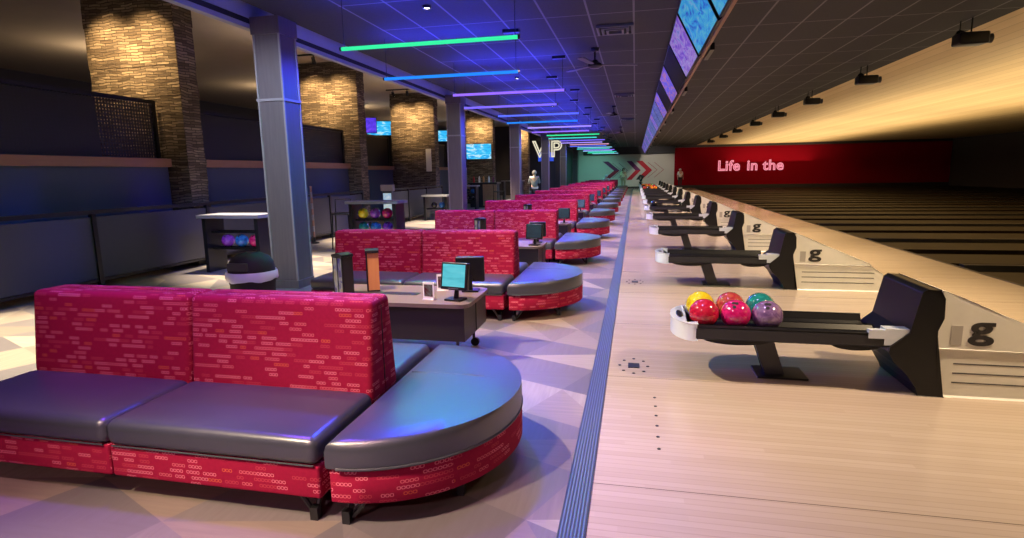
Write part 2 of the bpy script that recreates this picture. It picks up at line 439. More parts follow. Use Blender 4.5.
b = B(); box(b, (-4.85, 36.0, 0), (-4.6, 48.2, 3.04)); struct('wall_party', b, M['darkwall'])
# raised lounge behind a navy half wall
b = B(); box(b, (-16, -3, 0), (-8.9, 31, .9)); struct('floor_lounge', b, M['darkwall'])
for i, (x, y0, y1) in enumerate(((-7.35, -3, 7.96), (-7.35, 8.42, 13.96), (-8.75, 14.42, 31))):
    b = B(); box(b, (x - .15, y0, 0), (x, y1, 1.6)); struct('wall_half', b, M['navy'])
    b = B(); box(b, (x - .23, y0, 1.6), (x + .08, y1, 1.73)); struct('trim_cap', b, M['cap'], bevel=.01)

# ------------------------------------------------------------------ sofas
def leg_vee(x, y, dx, dy, h=.115):
    """hairpin leg: two rods meeting in a black foot"""
    bm = B()
    tube(bm, [(x + dx, y, h), (x + dx * .2, y + dy * .2, .02)], .011, 8)
    tube(bm, [(x, y + dy, h), (x + dx * .05, y + dy * .1, .02)], .011, 8)
    box(bm, (x - .017, y - .017, 0), (x + .017, y + .017, .055))
    return bm

def make_sofa():
    """one side of the back-to-back pair: origin on the floor at the seam, x to the free end, the seat faces -y"""
    t = thing('lounge_sofa', '', 'sofa')
    W = 2.06
    for i in range(2):
        x1 = -i * (W / 2) - .004; x0 = x1 - W / 2 + .008
        b = B(); rbox(b, (x0, -.655, .108), (x1, -.012, .255), .014, 0, 3); obj('base', b, M['fabric'], t, smooth=True)
        b = B(); rbox(b, (x0 - .003, -.672, .256), (x1 + .003, -.14, .375), .042, .012, 6); s = obj('seat_cushion', b, M['vinyl'], t, smooth=True)
        w = B()
        pts = [(x0 + .02, -.660, .257), (x1 - .02, -.660, .257)]
        tube(w, pts, .004, 8); obj('welt', w, M['piping'], s, smooth=True)
        def lean(p):
            f = max(0, min(1, (p.z - .37) / .45))
            y = p.y
            if y < -.05: y += f * .055
            return Vector((p.x + (0), y, p.z))
        b = B(); rbox(b, (x0, -.155, .30), (x1, .024, .812), .030, .004, 6, lean)
        cutr = bmesh.ops.bisect_plane(b, geom=b.verts[:] + b.edges[:] + b.faces[:], plane_co=(0, -.003, 0), plane_no=(0, 1, 0), clear_outer=True)
        bmesh.ops.holes_fill(b, edges=[e for e in b.edges if len(e.link_faces) == 1])
        br = obj('backrest', b, M['fabric'], t, smooth=True)
        if i == 0:
            w = B(); tube(w, [(x1 - .001, -.004, .385), (x1 - .001, -.004, .775)], .004, 6); obj('seam', w, M['softblack'], br)
    for (x, y, dx, dy) in ((-.055, -.62, -.07, .07), (-W + .055, -.62, .07, .07), (-.055, -.06, -.07, -.05), (-W + .055, -.06, .07, -.05)):
        obj('leg', leg_vee(x, y, dx, dy), M['steel'], t)
    return t

def d_outline(inset, n=44):
    a, hb = .652 - inset, .68 - inset
    pts = [(inset, -hb)] if False else []
    x0 = inset
    for i in range(n + 1):
        th = -PI / 2 + PI * i / n
        pts.append((x0 + max(0, (a + inset - x0)) * math.cos(th) ** 1.0 if i not in (0, n) else x0, hb * math.sin(th)))
    return pts

def d_loft(bm, prof, crown=0):
    rings = [[bm.verts.new((x, y, z)) for x, y in d_outline(ins)] for ins, z in prof]
    n = len(rings[0])
    for A, Q in zip(rings, rings[1:]):
        for k in range(n): bm.faces.new((A[k], A[(k + 1) % n], Q[(k + 1) % n], Q[k]))
    bm.faces.new(rings[0][::-1])
    last = rings[-1]; cx, zt = .25, prof[-1][1]
    for s in (.8, .55, .3):
        R = [bm.verts.new((cx + (v.co.x - cx) * s, v.co.y * s, zt + crown * (1 - s * s))) for v in rings[-1]]
        for k in range(n): bm.faces.new((last[k], last[(k + 1) % n], R[(k + 1) % n], R[k]))
        last = R
    c = bm.verts.new((cx, 0, zt + crown))
    for k in range(n): bm.faces.new((last[k], last[(k + 1) % n], c))
    return bm

def make_ottoman():
    t = thing('half_round_ottoman', '', 'ottoman')
    b = B(); d_loft(b, [(.02, .11), (.012, .118), (.012, .245), (.02, .255)]); obj('base', b, M['fabric'], t, smooth=True)
    b = B(); d_loft(b, [(.012, .256), (.002, .264), (0, .275), (0, .335), (.006, .358), (.022, .374), (.045, .381)], .012); s = obj('seat_cushion', b, M['vinyl'], t, smooth=True)
    w = B(); tube(w, [(x, y, .264) for x, y in d_outline(-.001)[1:-1]], .006, 8); obj('welt', w, M['piping'], s, smooth=True)
    w = B(); tube(w, [(.05, .13, .3832), (.2, .12, .3905), (.4, .115, .390), (.565, .11, .3812)], .0035, 6); obj('seam', w, M['piping'], s, smooth=True)
    for (x, y, dx, dy) in ((.05, -.62, .09, .07), (.05, .62, .09, -.07), (.45, -.33, -.09, .06), (.45, .33, -.09, -.06)):
        obj('leg', leg_vee(x, y, dx, dy), M['steel'], t)
    return t

NR = 13
sofa0, otto0 = make_sofa(), make_ottoman()
for k in range(NR):
    yc = 2.58 + P * k
    row = f'{ORD[k]} seating row from the camera'
    ga, gb, gc = 'red lounge sofas facing the camera', 'red lounge sofas facing the far wall', 'half-round ottomans at the row ends'
    la = f'red patterned sofa with slate vinyl seat facing the camera, {row}'
    lb = f'red patterned sofa facing the far wall in the {row}'
    lc = f'half-round slate ottoman with red patterned base capping the {row}'
    if k == 0:
        sofa0.location = (-1.222, yc, 0); sofa0['label'] = la; sofa0['group'] = ga
        otto0.location = (-1.182, yc, 0); otto0['label'] = lc; otto0['group'] = gc
    else:
        dup(sofa0, (-1.205, yc, 0), la, group=ga); dup(otto0, (-1.17, yc, 0), lc, group=gc)
    dup(sofa0, ((-1.205 if k else -1.222) - 2.06, yc + .002, 0), lb, rz=PI, group=gb)

# ------------------------------------------------------------------ tables between the rows
def make_table():
    t = thing('lounge_table', '', 'table')      # origin: right end, middle of the depth; x to the left is negative
    L, D = 1.25, .66
    poly = []
    for (cx, cy, a0) in ((-.09, D / 2 - .09, 0), (-L + .03, D / 2 - .03, 90), (-L + .03, -D / 2 + .03, 180), (-.09, -D / 2 + .09, 270)):
        r = .09 if cx > -.5 else .03
        for i in range(7):
            a = math.radians(a0 + 15 * i); poly.append((cx + r * math.cos(a), cy + r * math.sin(a)))
    b = B(); prism(b, poly, .445, .472, 'z'); obj('table_top', b, M['table'], t, bevel=.004)
    b = B(); box(b, (-L + .05, -.045, .4705), (-.50, .045, .4745)); obj('cable_channel', b, M['tablebody'], t)  # dark strip set along the middle of the table top
    b = B(); box(b, (-L + .03, -D / 2 + .02, .19), (-.035, D / 2 - .02, .445)); bd = obj('cabinet', b, M['tablebody'], t, bevel=.012)
    b = B(); box(b, (-.0352, -.004, .20), (-.030, .004, .44)); obj('panel_joint', b, M['softblack'], bd)
    for (x, y) in ((-.12, -.22), (-.12, .22), (-L + .15, -.22), (-L + .15, .22)):
        b = B(); tube(b, [(x, y, .195), (x, y, .06)], .012, 8); c = obj('caster', b, M['steel'], t)
        b = B(); tube(b, [(x + .012, y - .014, .035), (x + .012, y + .014, .035)], .035, 16); obj('wheel', b, M['black'], c)
    return t
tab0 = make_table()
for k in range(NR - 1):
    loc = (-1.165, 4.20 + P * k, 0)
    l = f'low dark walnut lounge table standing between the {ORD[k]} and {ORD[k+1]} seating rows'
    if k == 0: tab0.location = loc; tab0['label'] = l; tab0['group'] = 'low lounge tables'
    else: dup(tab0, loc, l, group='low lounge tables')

def make_monitor(screen):
    t = thing('order_monitor', '', 'monitor')
    b = B(); box(b, (-.075, -.06, 0), (.075, .06, .016)); obj('base', b, M['black'], t, bevel=.006)
    b = B(); tube(b, [(0, .01, .014), (0, .02, .09), (0, .012, .14)], [.022, .018, .022], 10); obj('neck', b, M['black'], t, smooth=True)
    tilt = Matrix.Rotation(math.radians(-9), 4, 'X'); tr = Matrix.Translation((0, -.01, .205)) @ tilt
    b = B(); rbox(b, (-.128, -.012, -.115), (.128, .034, .115), .012, 0, 3); b.transform(tr); h = obj('housing', b, M['black'], t, smooth=True)
    b = B(); box(b, (-.108, -.0135, -.088), (.108, -.0115, .098)); b.transform(tr); obj('screen', b, screen, h)
    b = B(); box(b, (-.05, -.0135, -.106), (.05, -.0115, -.098)); b.transform(tr); obj('button_strip', b, M['grille'], h)
    return t
def make_tower(core='amber'):
    t = thing('menu_tower', '', 'menu holder')
    W, D, H = .066, .05, .32
    b = B(); box(b, (-W, -D, 0), (W, D, .012)); obj('base', b, M['black'], t, bevel=.003)
    b = B(); box(b, (-W + .004, -D + .006, .012), (W - .004, D, H)); obj('core', b, M[core], t, bevel=.002)
    b = B()
    for (x0, x1) in ((-W, -W + .008), (-.004, .004), (W - .008, W)): box(b, (x0, -D - .002, .012), (x1, -D + .010, H))
    obj('frame', b, M['black'], t)
    for (x0, x1) in ((-W + .009, -.005), (.005, W - .009)):
        b = B(); box(b, (x0, -D + .001, .02), (x1, -D + .0055, H - .01)); obj('menu_sheet', b, M['menuart'], t)
    b = B(); prism(b, [(-W - .003, H), (W + .003, H), (W + .003, H + .018), (.0, H + .030), (-W - .003, H + .012)], -D - .004, D + .003); obj('cap', b, M['black'], t, bevel=.002)
    return t
def make_card():
    t = thing('menu_card', '', 'menu card')
    b = B(); box(b, (-.046, -.022, 0), (.046, .022, .006)); obj('foot', b, M['white'], t)
    b = B(); box(b, (-.046, -.004, .006), (.046, .004, .135)); s = obj('sheet', b, M['white'], t)
    b = B(); box(b, (-.036, -.0055, .025), (.036, -.004, .118)); obj('picture', b, M['menured'], s)
    return t
TZ = .472
mon0 = make_monitor(M['kioskscreen']); mon0.location = (-1.305, 4.03, TZ); mon0.rotation_euler = (0, 0, math.radians(-14)); mon0.scale = (.9, .9, .9)
tag(mon0, 'black order monitor with bright cyan screen facing the camera on the nearest lounge table', 'monitor', 'order monitors')
dup(mon0, (-1.285, 4.37, TZ), 'black order monitor turned away, behind the cyan one on the nearest lounge table', rz=PI + .15)
mond = make_monitor(M['dimscreen']); mond.location = (-1.27, 4.03 + P, TZ); mond.rotation_euler = (0, 0, math.radians(-8)); mond.scale = (.88, .88, .88)
tag(mond, 'black order monitor with unlit screen on the second lounge table', 'monitor', 'order monitors')
dup(mond, (-1.285, 4.37 + P, TZ), 'black order monitor turned away on the second lounge table', rz=PI + .1)
for k in range(2, 8):
    dup(mond, (-1.28, 4.03 + P * k, TZ), f'small dark order monitor standing on the {ORD[k]} lounge table', rz=math.radians(-6))
tow0 = make_tower('tablebody'); tow0.location = (-2.225, 4.04, TZ); tow0.rotation_euler = (0, 0, -.5)
tag(tow0, 'tall black-framed menu tower at the camera side of the nearest lounge table', 'menu holder', 'menu towers')
tow1 = make_tower(); tow1.location = (-2.10, 4.30, TZ); tow1.rotation_euler = (0, 0, -1.12); tag(tow1, 'tall menu tower with bare amber side, farther back on the nearest lounge table', 'menu holder', 'menu towers')
dup(tow0, (-2.05, 4.22 + P, TZ), 'menu tower peeking above the second sofa back', rz=-.6)
dup(tow0, (-2.0, 4.22 + 2 * P, TZ), 'menu tower peeking above the third sofa back', rz=-.7)
card0 = make_card(); card0.location = (-1.515, 4.02, TZ); card0.rotation_euler = (0, 0, -.15)
tag(card0, 'small upright menu card with red picture beside the cyan order monitor', 'menu card', 'small menu cards')
dup(card0, (-1.52, 4.36, TZ), 'small upright menu card partly hidden behind the cyan monitor', rz=.2)

# ------------------------------------------------------------------ waste bin by the first column
t = thing('waste_bin', 'black waste bin with white liner folded over its rim by the first column', 'bin', (-3.25, 4.32, 0))
b = B(); lathe(b, [(0, 0), (.165, 0), (.17, .01), (.185, .50), (.197, .56), (.20, .60), (.19, .60), (.18, .55), (.16, .03), (0, .03)], 32); obj('body', b, M['softblack'], t, smooth=True)
b = B()
prof = [(.192, .60), (.206, .615), (.212, .60), (.214, .555), (.206, .535), (.203, .55), (.201, .59), (.198, .602)]
lathe(b, prof, 40)
for v in b.verts:
    a = math.atan2(v.co.y, v.co.x)
    if v.co.z < .57: v.co.z += .007 * math.sin(5 * a + 1) + .003 * math.sin(11 * a)
    s = 1 + .010 * math.sin(7 * a) * (1 if v.co.z > .53 else .5); v.co.x *= s; v.co.y *= s
obj('liner', b, M['liner'], t, smooth=True)
b = B(); lathe(b, [(.190, .60), (.192, .63), (.18, .69), (.15, .735), (.09, .765), (0, .775)], 32); ld = obj('lid', b, M['softblack'], t, smooth=True)
b = B(); box(b, (-.09, -.196, .635), (.09, -.165, .70)); obj('flap', b, M['charcoal'], ld, bevel=.008)

# ------------------------------------------------------------------ columns
def make_column():
    t = thing('support_column', '', 'column', kind='thing')
    x0, x1, y0, y1 = -.18, .18, 0, .36
    b = B(); box(b, (x0 + .012, y0 + .012, 0), (x1 - .012, y1 - .012, 3.16)); obj('shaft', b, M['column'], t)
    for (x, y) in ((x0, y0), (x1 - .022, y0), (x0, y1 - .022), (x1 - .022, y1 - .022)):
        b = B(); box(b, (x, y, .0), (x + .022, y + .022, 3.16)); obj('corner_trim', b, M['edge'], t, bevel=.003)
    b = B(); box(b, (x0 - .012, y0 - .012, 3.10), (x1 + .012, y1 + .012, CZ - .002)); obj('cap', b, M['column'], t, bevel=.006)
    b = B(); box(b, (x0 - .012, y0 - .008, 2.325), (x1 + .008, y1 + .008, 2.355)); obj('band', b, M['edge'], t, bevel=.004)
    b = B(); box(b, (x0 - .006, y0 - .006, 0), (x1 + .006, y1 + .006, .1)); obj('plinth', b, M['column'], t, bevel=.004)
    return t
col0 = make_column()
for k in range(6):
    loc = (-4.35, 6.42 + 7.3 * k, 0)
    l = ['broad wood-clad column beside the waste bin, nearest of the column row', 'second wood-clad column from the camera, its side glowing violet'][k] if k < 2 else f'{ORD[k]} wood-clad column from the camera in the row behind the sofas'
    if k == 0: col0.location = loc; col0['label'] = l; col0['group'] = 'wood-clad columns'
    else: dup(col0, loc, l, group='wood-clad columns')

# ------------------------------------------------------------------ stone pillars with track lights
def stone_pillar(x0, x1, y0, y1, label):
    t = thing('stone_pillar', label, 'pillar', ((x0 + x1) / 2, y0, 0), 0, 'stacked stone pillars', 'thing')
    w = (x1 - x0) / 2; d = y1 - y0
    b = B()
    # stacked courses with a slightly ragged face
    z = 0; rnd = random.Random(int(y0 * 10))
    while z < 4.28:
        h = rnd.choice((.104, .156, .208)); e = rnd.uniform(0, .018)
        box(b, (-w - e, -e, z), (w + e, d + e, min(z + h, 4.295))); z += h
    obj('shaft', b, M['stone'], t)
    b = B(); box(b, (-w - .05, -.05, 0), (w + .05, d + .05, .12)); obj('plinth', b, M['softblack'], t, bevel=.01)
    return t
pil = [(-8.66, -7.0, 8.0, 8.38), (-8.66, -7.0, 14.0, 14.38), (-8.72, -7.08, 20.0, 20.4), (-7.78, -6.5, 26.4, 26.8), (-6.75, -5.85, 32.0, 32.4)]
PW = ['stacked stone pillar standing before the navy half wall beside the first column', 'spotlit stone pillar just beyond the first wood column', 'spotlit stone pillar carrying a small white plaque', 'spotlit stone pillar with the wide blue television', 'narrow stone pillar half hidden behind the third wood column']
for a, l in zip(pil, PW): stone_pillar(*a, l)

def track_light(loc, w, n, aim, label, heads_lit=True):
    t = thing('track_light', label, 'track light', loc, 0, 'ceiling track lights')
    b = B(); box(b, (-w / 2, -.02, -.035), (w / 2, .02, 0)); obj('rail', b, M['black'], t)
    for i in range(n):
        x = -w / 2 + w * (i + .5) / n
        d = (Vector(aim) - Vector((loc[0] + x, loc[1], loc[2] - .15))).normalized()
        p = Vector((x, 0, -.15))
        b = B(); tube(b, [(x, 0, -.03), (x, 0, -.13)], .012, 8)
        tube(b, [p - d * .07, p + d * .08], [.042, .05], 14); h = obj('lamp_head', b, M['black'], t, smooth=True)
        b = B(); tube(b, [p + d * .0801, p + d * .083], .042, 14); obj('lens', b, M['bulb'], h)
    return t
for i, (x0, x1, y0, y1) in enumerate(pil):
    xc = (x0 + x1) / 2
    track_light((xc, y0 - 1.0, 4.3), (x1 - x0) * .62, 2, (xc, y0, 2.6), f'black two-lamp ceiling track aimed at the {["nearest stone pillar", "stone pillar beyond the first wood column", "stone pillar with the white plaque", "stone pillar with the blue television", "stone pillar behind the third wood column"][i]}')
    for s in (-.25, .25):
        lamp('SPOT', 'pillar_spot', (xc + s * (x1 - x0) * 1.0, y0 - .95, 4.1), 420, (1, .66, .30), (xc + s * (x1 - x0) * .8, y0, 3.35), .05, 66, 1.0)

# plaque and television on the pillars
o = B(); box(o, (-.10, -.02, 0), (.10, 0, .80)); t = obj('wall_plaque', o, M['whitebox'], loc=(-7.31, 19.965, 1.52), bevel=.006)
tag(t, 'tall narrow white plaque fixed to a stone pillar', 'plaque')

def television(loc, w, h, screen, label, rz=0, group='wall televisions'):
    t = thing('mounted_tv', label, 'TV', loc, rz, group)
    b = B(); box(b, (-w / 2, -.03, -h / 2), (w / 2, .03, h / 2)); hs = obj('housing', b, M['black'], t, bevel=.006)
    b = B(); box(b, (-w / 2 + .018, -.033, -h / 2 + .022), (w / 2 - .018, -.0305, h / 2 - .018)); obj('screen', b, screen, hs)
    b = B(); box(b, (-.12, .03, -.09), (.12, .16, .09)); obj('bracket', b, M['steel'], t)
    return t
television((-7.12, 26.20, 2.42), 1.22, .72, M['tv_cyan'], 'wide television showing a blue picture on a stone pillar above the bar')
television((-10.9, 22.0, 3.42), 1.25, .62, M['tv_purple'], 'television glowing purple above the dark screens of the raised lounge', .42)
television((-10.75, 23.5, 3.40), 1.15, .62, M['tv_cyan'], 'television with pale blue picture beside the purple one in the raised lounge', .42)
television((-10.9, 31.2, 3.52), 1.35, .62, M['tv_cyan'], 'small blue television seen between second column and plaque pillar', .3)

# dark mesh screens along the half wall, bay by bay
def lounge_screen(x, y0, y1, label, h):
    t = thing('mesh_screen', label, 'screen', (x, y0, 1.73), 0, 'mesh screens on the half wall')
    L = y1 - y0
    fr = B()
    for y in (0, L / 2 - .03, L - .06): box(fr, (-.03, y, 0), (.03, y + .06, h))
    box(fr, (-.03, .06, h - .06), (.03, L - .06, h)); obj('frame', fr, M['black'], t)
    return t, L
def mesh_mat():
    t = NT('black_open_mesh'); x = t.xyz(t.uv())
    f = lambda c: t.math('LESS_THAN', t.math('FRACT', t.math('DIVIDE', c, .05)), .45)
    a = t.math('MAXIMUM', f(x[0]), f(x[1]))
    bs = t.n('ShaderNodeBsdfPrincipled'); bs.inputs['Base Color'].default_value = (.015, .015, .02, 1); bs.inputs['Roughness'].default_value = .5
    tr = t.n('ShaderNodeBsdfTransparent'); mx = t.n('ShaderNodeMixShader'); t.put(mx.inputs[0], a)
    t.t.links.new(tr.outputs[0], mx.inputs[1]); t.t.links.new(bs.outputs[0], mx.inputs[2]); t.t.links.new(mx.outputs[0], t.out.inputs[0])
    return t.m
M['mesh'] = mesh_mat()
for (x, y0, y1, h, l) in ((-7.43, 2.2, 7.9, .9, 'dark mesh screen on the half wall short of the nearest stone pillar'), (-7.43, 8.7, 13.9, .85, 'dark mesh screen on the half wall between the first two stone pillars'), (-8.83, 14.75, 19.9, 1.05, 'dark mesh screen below the purple television'), (-8.83, 20.75, 26.3, 1.05, 'dark mesh screen on the half wall beyond the plaque pillar')):
    t, L = lounge_screen(x, y0, y1, l, h)
    for q in range(2):
        b = B(); box(b, (-.006, .06 + q * (L / 2 - .03), 0), (.006, L / 2 - .03 + q * (L / 2 - .03), h - .06)); obj('mesh_panel', b, M['mesh'], t)

# ------------------------------------------------------------------ railing in front of the half wall
def railing(y0, y1, x, label):
    t = thing('metal_railing', label, 'railing', (x, y0, 0), 0, 'black railings')
    L = y1 - y0; n = max(2, round(L / 1.9) + 1)
    b = B(); box(b, (-.025, 0, .98), (.025, L, 1.03)); obj('top_rail', b, M['black'], t, bevel=.006)
    b = B(); box(b, (-.012, .02, .10), (.012, L - .02, .13)); obj('bottom_rail', b, M['black'], t)
    for i in range(n):
        y = .03 + (L - .06) * i / (n - 1)
        b = B(); box(b, (-.03, y - .03, 0), (.03, y + .03, .99)); obj('post', b, M['black'], t)
    for i in range(n - 1):
        ya = .06 + (L - .06) * i / (n - 1); yb = (L - .06) * (i + 1) / (n - 1)
        b = B(); box(b, (-.006, ya, .14), (.006, yb, .94)); obj('infill_panel', b, M['darkpanel'], t)
    return t
railing(4.0, 10.2, -6.85, 'black railing with dark panels beginning behind the waste bin')
railing(10.35, 13.7, -6.85, 'black railing with dark panels before the first stone pillars')
railing(14.9, 19.7, -6.75, 'black railing with dark panels running up to the plaque pillar')
# striped banner post on the railing
t = thing('striped_post', 'slim post with pale and brown bands against the dark railing', 'post', (-6.68, 11.0, 0))
for i in range(9):
    b = B(); tube(b, [(0, 0, .13 + i * .12), (0, 0, .25 + i * .12)], .022, 12); obj('band', b, M['edge'] if i % 2 else M['cap'], t, smooth=True)
b = B(); lathe(b, [(0, 0), (.10, 0), (.10, .02), (.022, .04), (.022, .13), (0, .13)], 20); obj('foot', b, M['black'], t, smooth=True)

# ------------------------------------------------------------------ bowling balls
def make_ball(mat, r):
    t = thing('bowling_ball', '', 'bowling ball')
    b = B(); ellipsoid(b, (0, 0, r), (r, r, r), 32, 20); obj('shell', b, mat, t, smooth=True)
    for (a, e) in ((-.10, 1.05), (.10, 1.05), (0, .72)):
        d = Vector((math.sin(a), -math.cos(a) * math.cos(e), math.sin(e))).normalized()
        c = Vector((0, 0, r)) + d * r
        b = B(); tube(b, [c - d * .004, c + d * .0006], .012, 12); obj('finger_hole', b, M['softblack'], t)
    return t
BM = {k: ball_mat('ball_' + k, a, c) for k, (a, c) in dict(
    yellow=((.66, .48, .01), (.80, .68, .04)), red=((.42, .005, .035), (.60, .03, .07)), magenta=((.50, .006, .12), (.62, .03, .20)), ember=((.36, .02, .05), (.50, .12, .05)),
    teal=((.01, .16, .16), (.02, .30, .28)), purple=((.15, .08, .22), (.32, .20, .38)), blue=((.02, .10, .45), (.03, .25, .65)), violet=((.16, .02, .40), (.30, .06, .60)),
    orange=((.70, .18, .02), (.85, .35, .05)), green=((.02, .22, .06), (.05, .40, .12)), black=((.01, .01, .012), (.03, .03, .04))).items()}
R0 = .098
ballp = {k: make_ball(m, R0) for k, m in BM.items()}
used = set()
def put_ball(kind, loc, label, group, rz=0):
    if kind not in used:
        used.add(kind); o = ballp[kind]; o.location = loc; o.rotation_euler = (0, 0, rz); tag(o, label, 'bowling ball', group); return o
    o = dup(ballp[kind], loc, label, rz, group); return o

# ------------------------------------------------------------------ ball returns
def make_return():
    t = thing('ball_return', '', 'ball return')   # origin on the floor, middle of the tray width
    D = .265
    # tray: a long shallow trough, cross-section in y-z
    b = B(); prism(b, [(-D, .305), (-D + .03, .29), (D - .03, .29), (D, .305), (D, .385), (D - .03, .392), (D - .05, .345), (.03, .335), (0, .372), (-.03, .335), (-D + .05, .345), (-D + .03, .392), (-D, .385)], .423, 1.56, 'x')
    tr = obj('tray', b, M['black'], t, bevel=.004)
    b = B(); box(b, (.41, -D - .006, .305), (1.55, -D + .001, .372)); obj('side_rail', b, M['slateblack'], tr)
    for xc, w in ((.68, .22), (1.40, .15)):
        b = B(); prism(b, [(xc + w * math.cos(PI + PI * i / 12), .292 + .042 * math.sin(PI + PI * i / 12)) for i in range(13)], -.2, .2); obj('belly', b, M['softblack'], tr)
    # rounded pale nose
    b = B()
    out = [(.42, -D - .008)] + [(.42 - .155 * math.cos(a), -(D + .008) * math.sin(a)) for a in [PI / 2 - PI * i / 20 for i in range(1, 20)]] + [(.42, D + .008), (.42, .225), (.362, .225), (.362, -.225), (.42, -.225)]
    prism(b, out, .292, .405, 'z'); n = obj('end_cap', b, M['pale'], t, bevel=.007, seg=2, smooth=True)
    b = B(); ellipsoid(b, (.325, 0, .403), (.026, .11, .007), 16, 8); obj('vent_slot', b, M['black'], n, smooth=True)
    b = B(); box(b, (.37, -.22, .30), (.423, .22, .345)); obj('tray_end', b, M['black'], tr)
    b = B(); box(b, (1.53, -D - .012, .315), (1.68, -D + .07, .42)); eb = obj('end_block', b, M['pale'], t, bevel=.015)
    b = B(); box(b, (1.44, -D - .0125, .355), (1.55, -D + .03, .41)); obj('tray_clip', b, M['pale'], t, bevel=.006)
    b = B(); prism(b, [(.80, .30), (.93, .30), (1.015, .02), (1.03, 0), (.90, 0), (.90, .02)], -.05, .05); obj('post', b, M['charcoal'], t, bevel=.006)
    b = B(); box(b, (.84, -.12, 0), (1.16, .12, .012)); obj('base_plate', b, M['steel'], t, bevel=.004)
    # black spine and pale hood
    b = B(); prism(b, [(1.712, .655), (1.735, .675), (1.805, .672), (1.832, .62), (1.835, .50), (1.81, .42), (1.815, .30), (1.85, .03), (1.88, 0), (1.74, 0), (1.715, .06), (1.66, .14), (1.59, .205), (1.56, .27), (1.56, .31), (1.66, .40)], -.285, .285); obj('spine', b, M['black'], t, bevel=.012)
    cov = [(1.825, .666), (1.93, .628), (2.08, .560), (2.25, .475), (2.42, .40), (2.62, .325), (2.64, .298), (1.81, .31), (1.812, .42), (1.84, .50)]
    b = B(); prism(b, cov, -.275, .275); hc = obj('hood_cover', b, M['cream'], t, bevel=.010)
    b = B(); prism(b, [(1.80, .302), (2.64, .292), (2.76, .20), (2.76, 0), (1.865, 0)], -.265, .265); hb = obj('hood_body', b, M['cream'], t, bevel=.01)
    for i in range(3):
        z = .09 + i * .06
        b = B(); box(b, (1.92, -.2665, z), (2.68, -.264, z + .008)); obj('groove', b, M['grille'], hb)
    b = B(); box(b, (1.885, -.2775, .335), (1.945, -.274, .455)); obj('grey_badge', b, plain('badge_grey', (.42, .40, .38), .5), hc)
    # bold dark g on the hood's side
    cu = bpy.data.curves.new('g_mark', 'FONT'); cu.body = 'g'; cu.size = .20; cu.extrude = .002; cu.offset = .005; cu.align_x = 'CENTER'
    tmp = bpy.data.objects.new('g_tmp', cu); C.objects.link(tmp); dg = bpy.context.evaluated_depsgraph_get()
    me = bpy.data.meshes.new_from_object(tmp.evaluated_get(dg)); C.objects.unlink(tmp); bpy.data.objects.remove(tmp)
    me.name = 'hood_logo'; me.materials.clear(); me.materials.append(M['inkblack'])
    me.transform(Matrix.Translation((2.045, -.2775, .385)) @ Matrix.Rotation(PI / 2, 4, 'X') @ Matrix.Scale(1.45, 4, (1, 0, 0)))
    lg = bpy.data.objects.new('hood_logo', me); C.objects.link(lg); lg.parent = hc
    return t
ret0 = make_return()
NRET = 13
for k in range(NRET):
    loc = (0, 4.12 + P * k, 0)
    l = 'ball return whose black tray carries the six coloured balls' if k == 0 else f'pale-hooded ball return with black tray, {ORD[k]} from the camera'
    if k == 0: ret0.location = loc; ret0['label'] = l; ret0['group'] = 'ball returns along the lanes'
    else: dup(ret0, loc, l, group='ball returns along the lanes')
zr = .349
g = 'balls on the first ball return'
for kind, x, dy, l in (('red', .475, -.135, 'red bowling ball at the tray end beside the pale nose'), ('magenta', .677, -.135, 'magenta bowling ball between the red and the purple one'), ('purple', .875, -.135, 'dusty purple bowling ball in front of the teal one'),
                       ('yellow', .475, .12, 'yellow bowling ball behind the red one'), ('ember', .68, .12, 'rust and red bowling ball behind the magenta one'), ('teal', .88, .12, 'dark teal bowling ball behind the purple one')):
    put_ball(kind, (x, 4.12 + dy, zr), l, g, dict(magenta=-.3, purple=-.2).get(kind, 2.6))
g = 'balls on the far ball returns'
far = ['orange', 'red', 'green', 'ember', 'black', 'orange']
for k in (9, 10, 11):
    for i in range(4):
        kind = far[(i + k) % 6]
        put_ball(kind, (.52 + .2 * i, 4.12 + P * k - .135, zr), f'{dict(orange="orange", red="red", green="green", ember="rust red", black="black")[kind]} ball in tray of the {ORD[k]} ball return, {ORD[i]} from its nose', g)
put_ball('black', (.55, 4.12 + 4 * P + .12, zr), 'black bowling ball alone in the tray of the fifth ball return', 'single balls on ball returns')

# ------------------------------------------------------------------ ball racks under counters at the back
def ball_rack(loc, w, h, label):
    t = thing('ball_rack', label, 'ball rack', loc, 0, 'ball racks in the walkway')
    b = B(); box(b, (-.05, -.25, h - .05), (w + .05, .25, h)); obj('top_board', b, M['greyshelf'], t, bevel=.006)
    for x in (0, w - .06):
        b = B(); box(b, (x, -.2, 0), (x + .06, .2, h - .05)); obj('side_frame', b, M['black'], t, bevel=.005)
    for z in (.37, .62):
        if z > h - .25: continue
        b = B()
        for y in (-.09, .07): box(b, (.06, y, z - .03), (w - .06, y + .02, z)); 
        box(b, (.06, -.07, z - .035), (w - .06, .07, z - .03)); obj('shelf', b, M['black'], t)
    return t
ball_rack((-5.12, 9.85, 0), .92, .95, 'grey-topped ball rack standing before the spotlit stone pillar')
for (z, kinds) in ((.62, ['yellow', 'violet', 'magenta']), (.37, ['teal', 'blue', 'violet'])):
    for i, kd in enumerate(kinds):
        put_ball(kd, (-4.93 + .24 * i, 9.84, z), f'{dict(yellow="yellow", violet="violet", magenta="magenta", teal="teal", blue="blue")[kd]} ball on the {"upper" if z > .5 else "lower"} shelf of the rack before the stone pillar', 'balls on the walkway racks')
ball_rack((-6.35, 7.6, 0), .95, .87, 'grey-topped ball rack behind the first wood column')
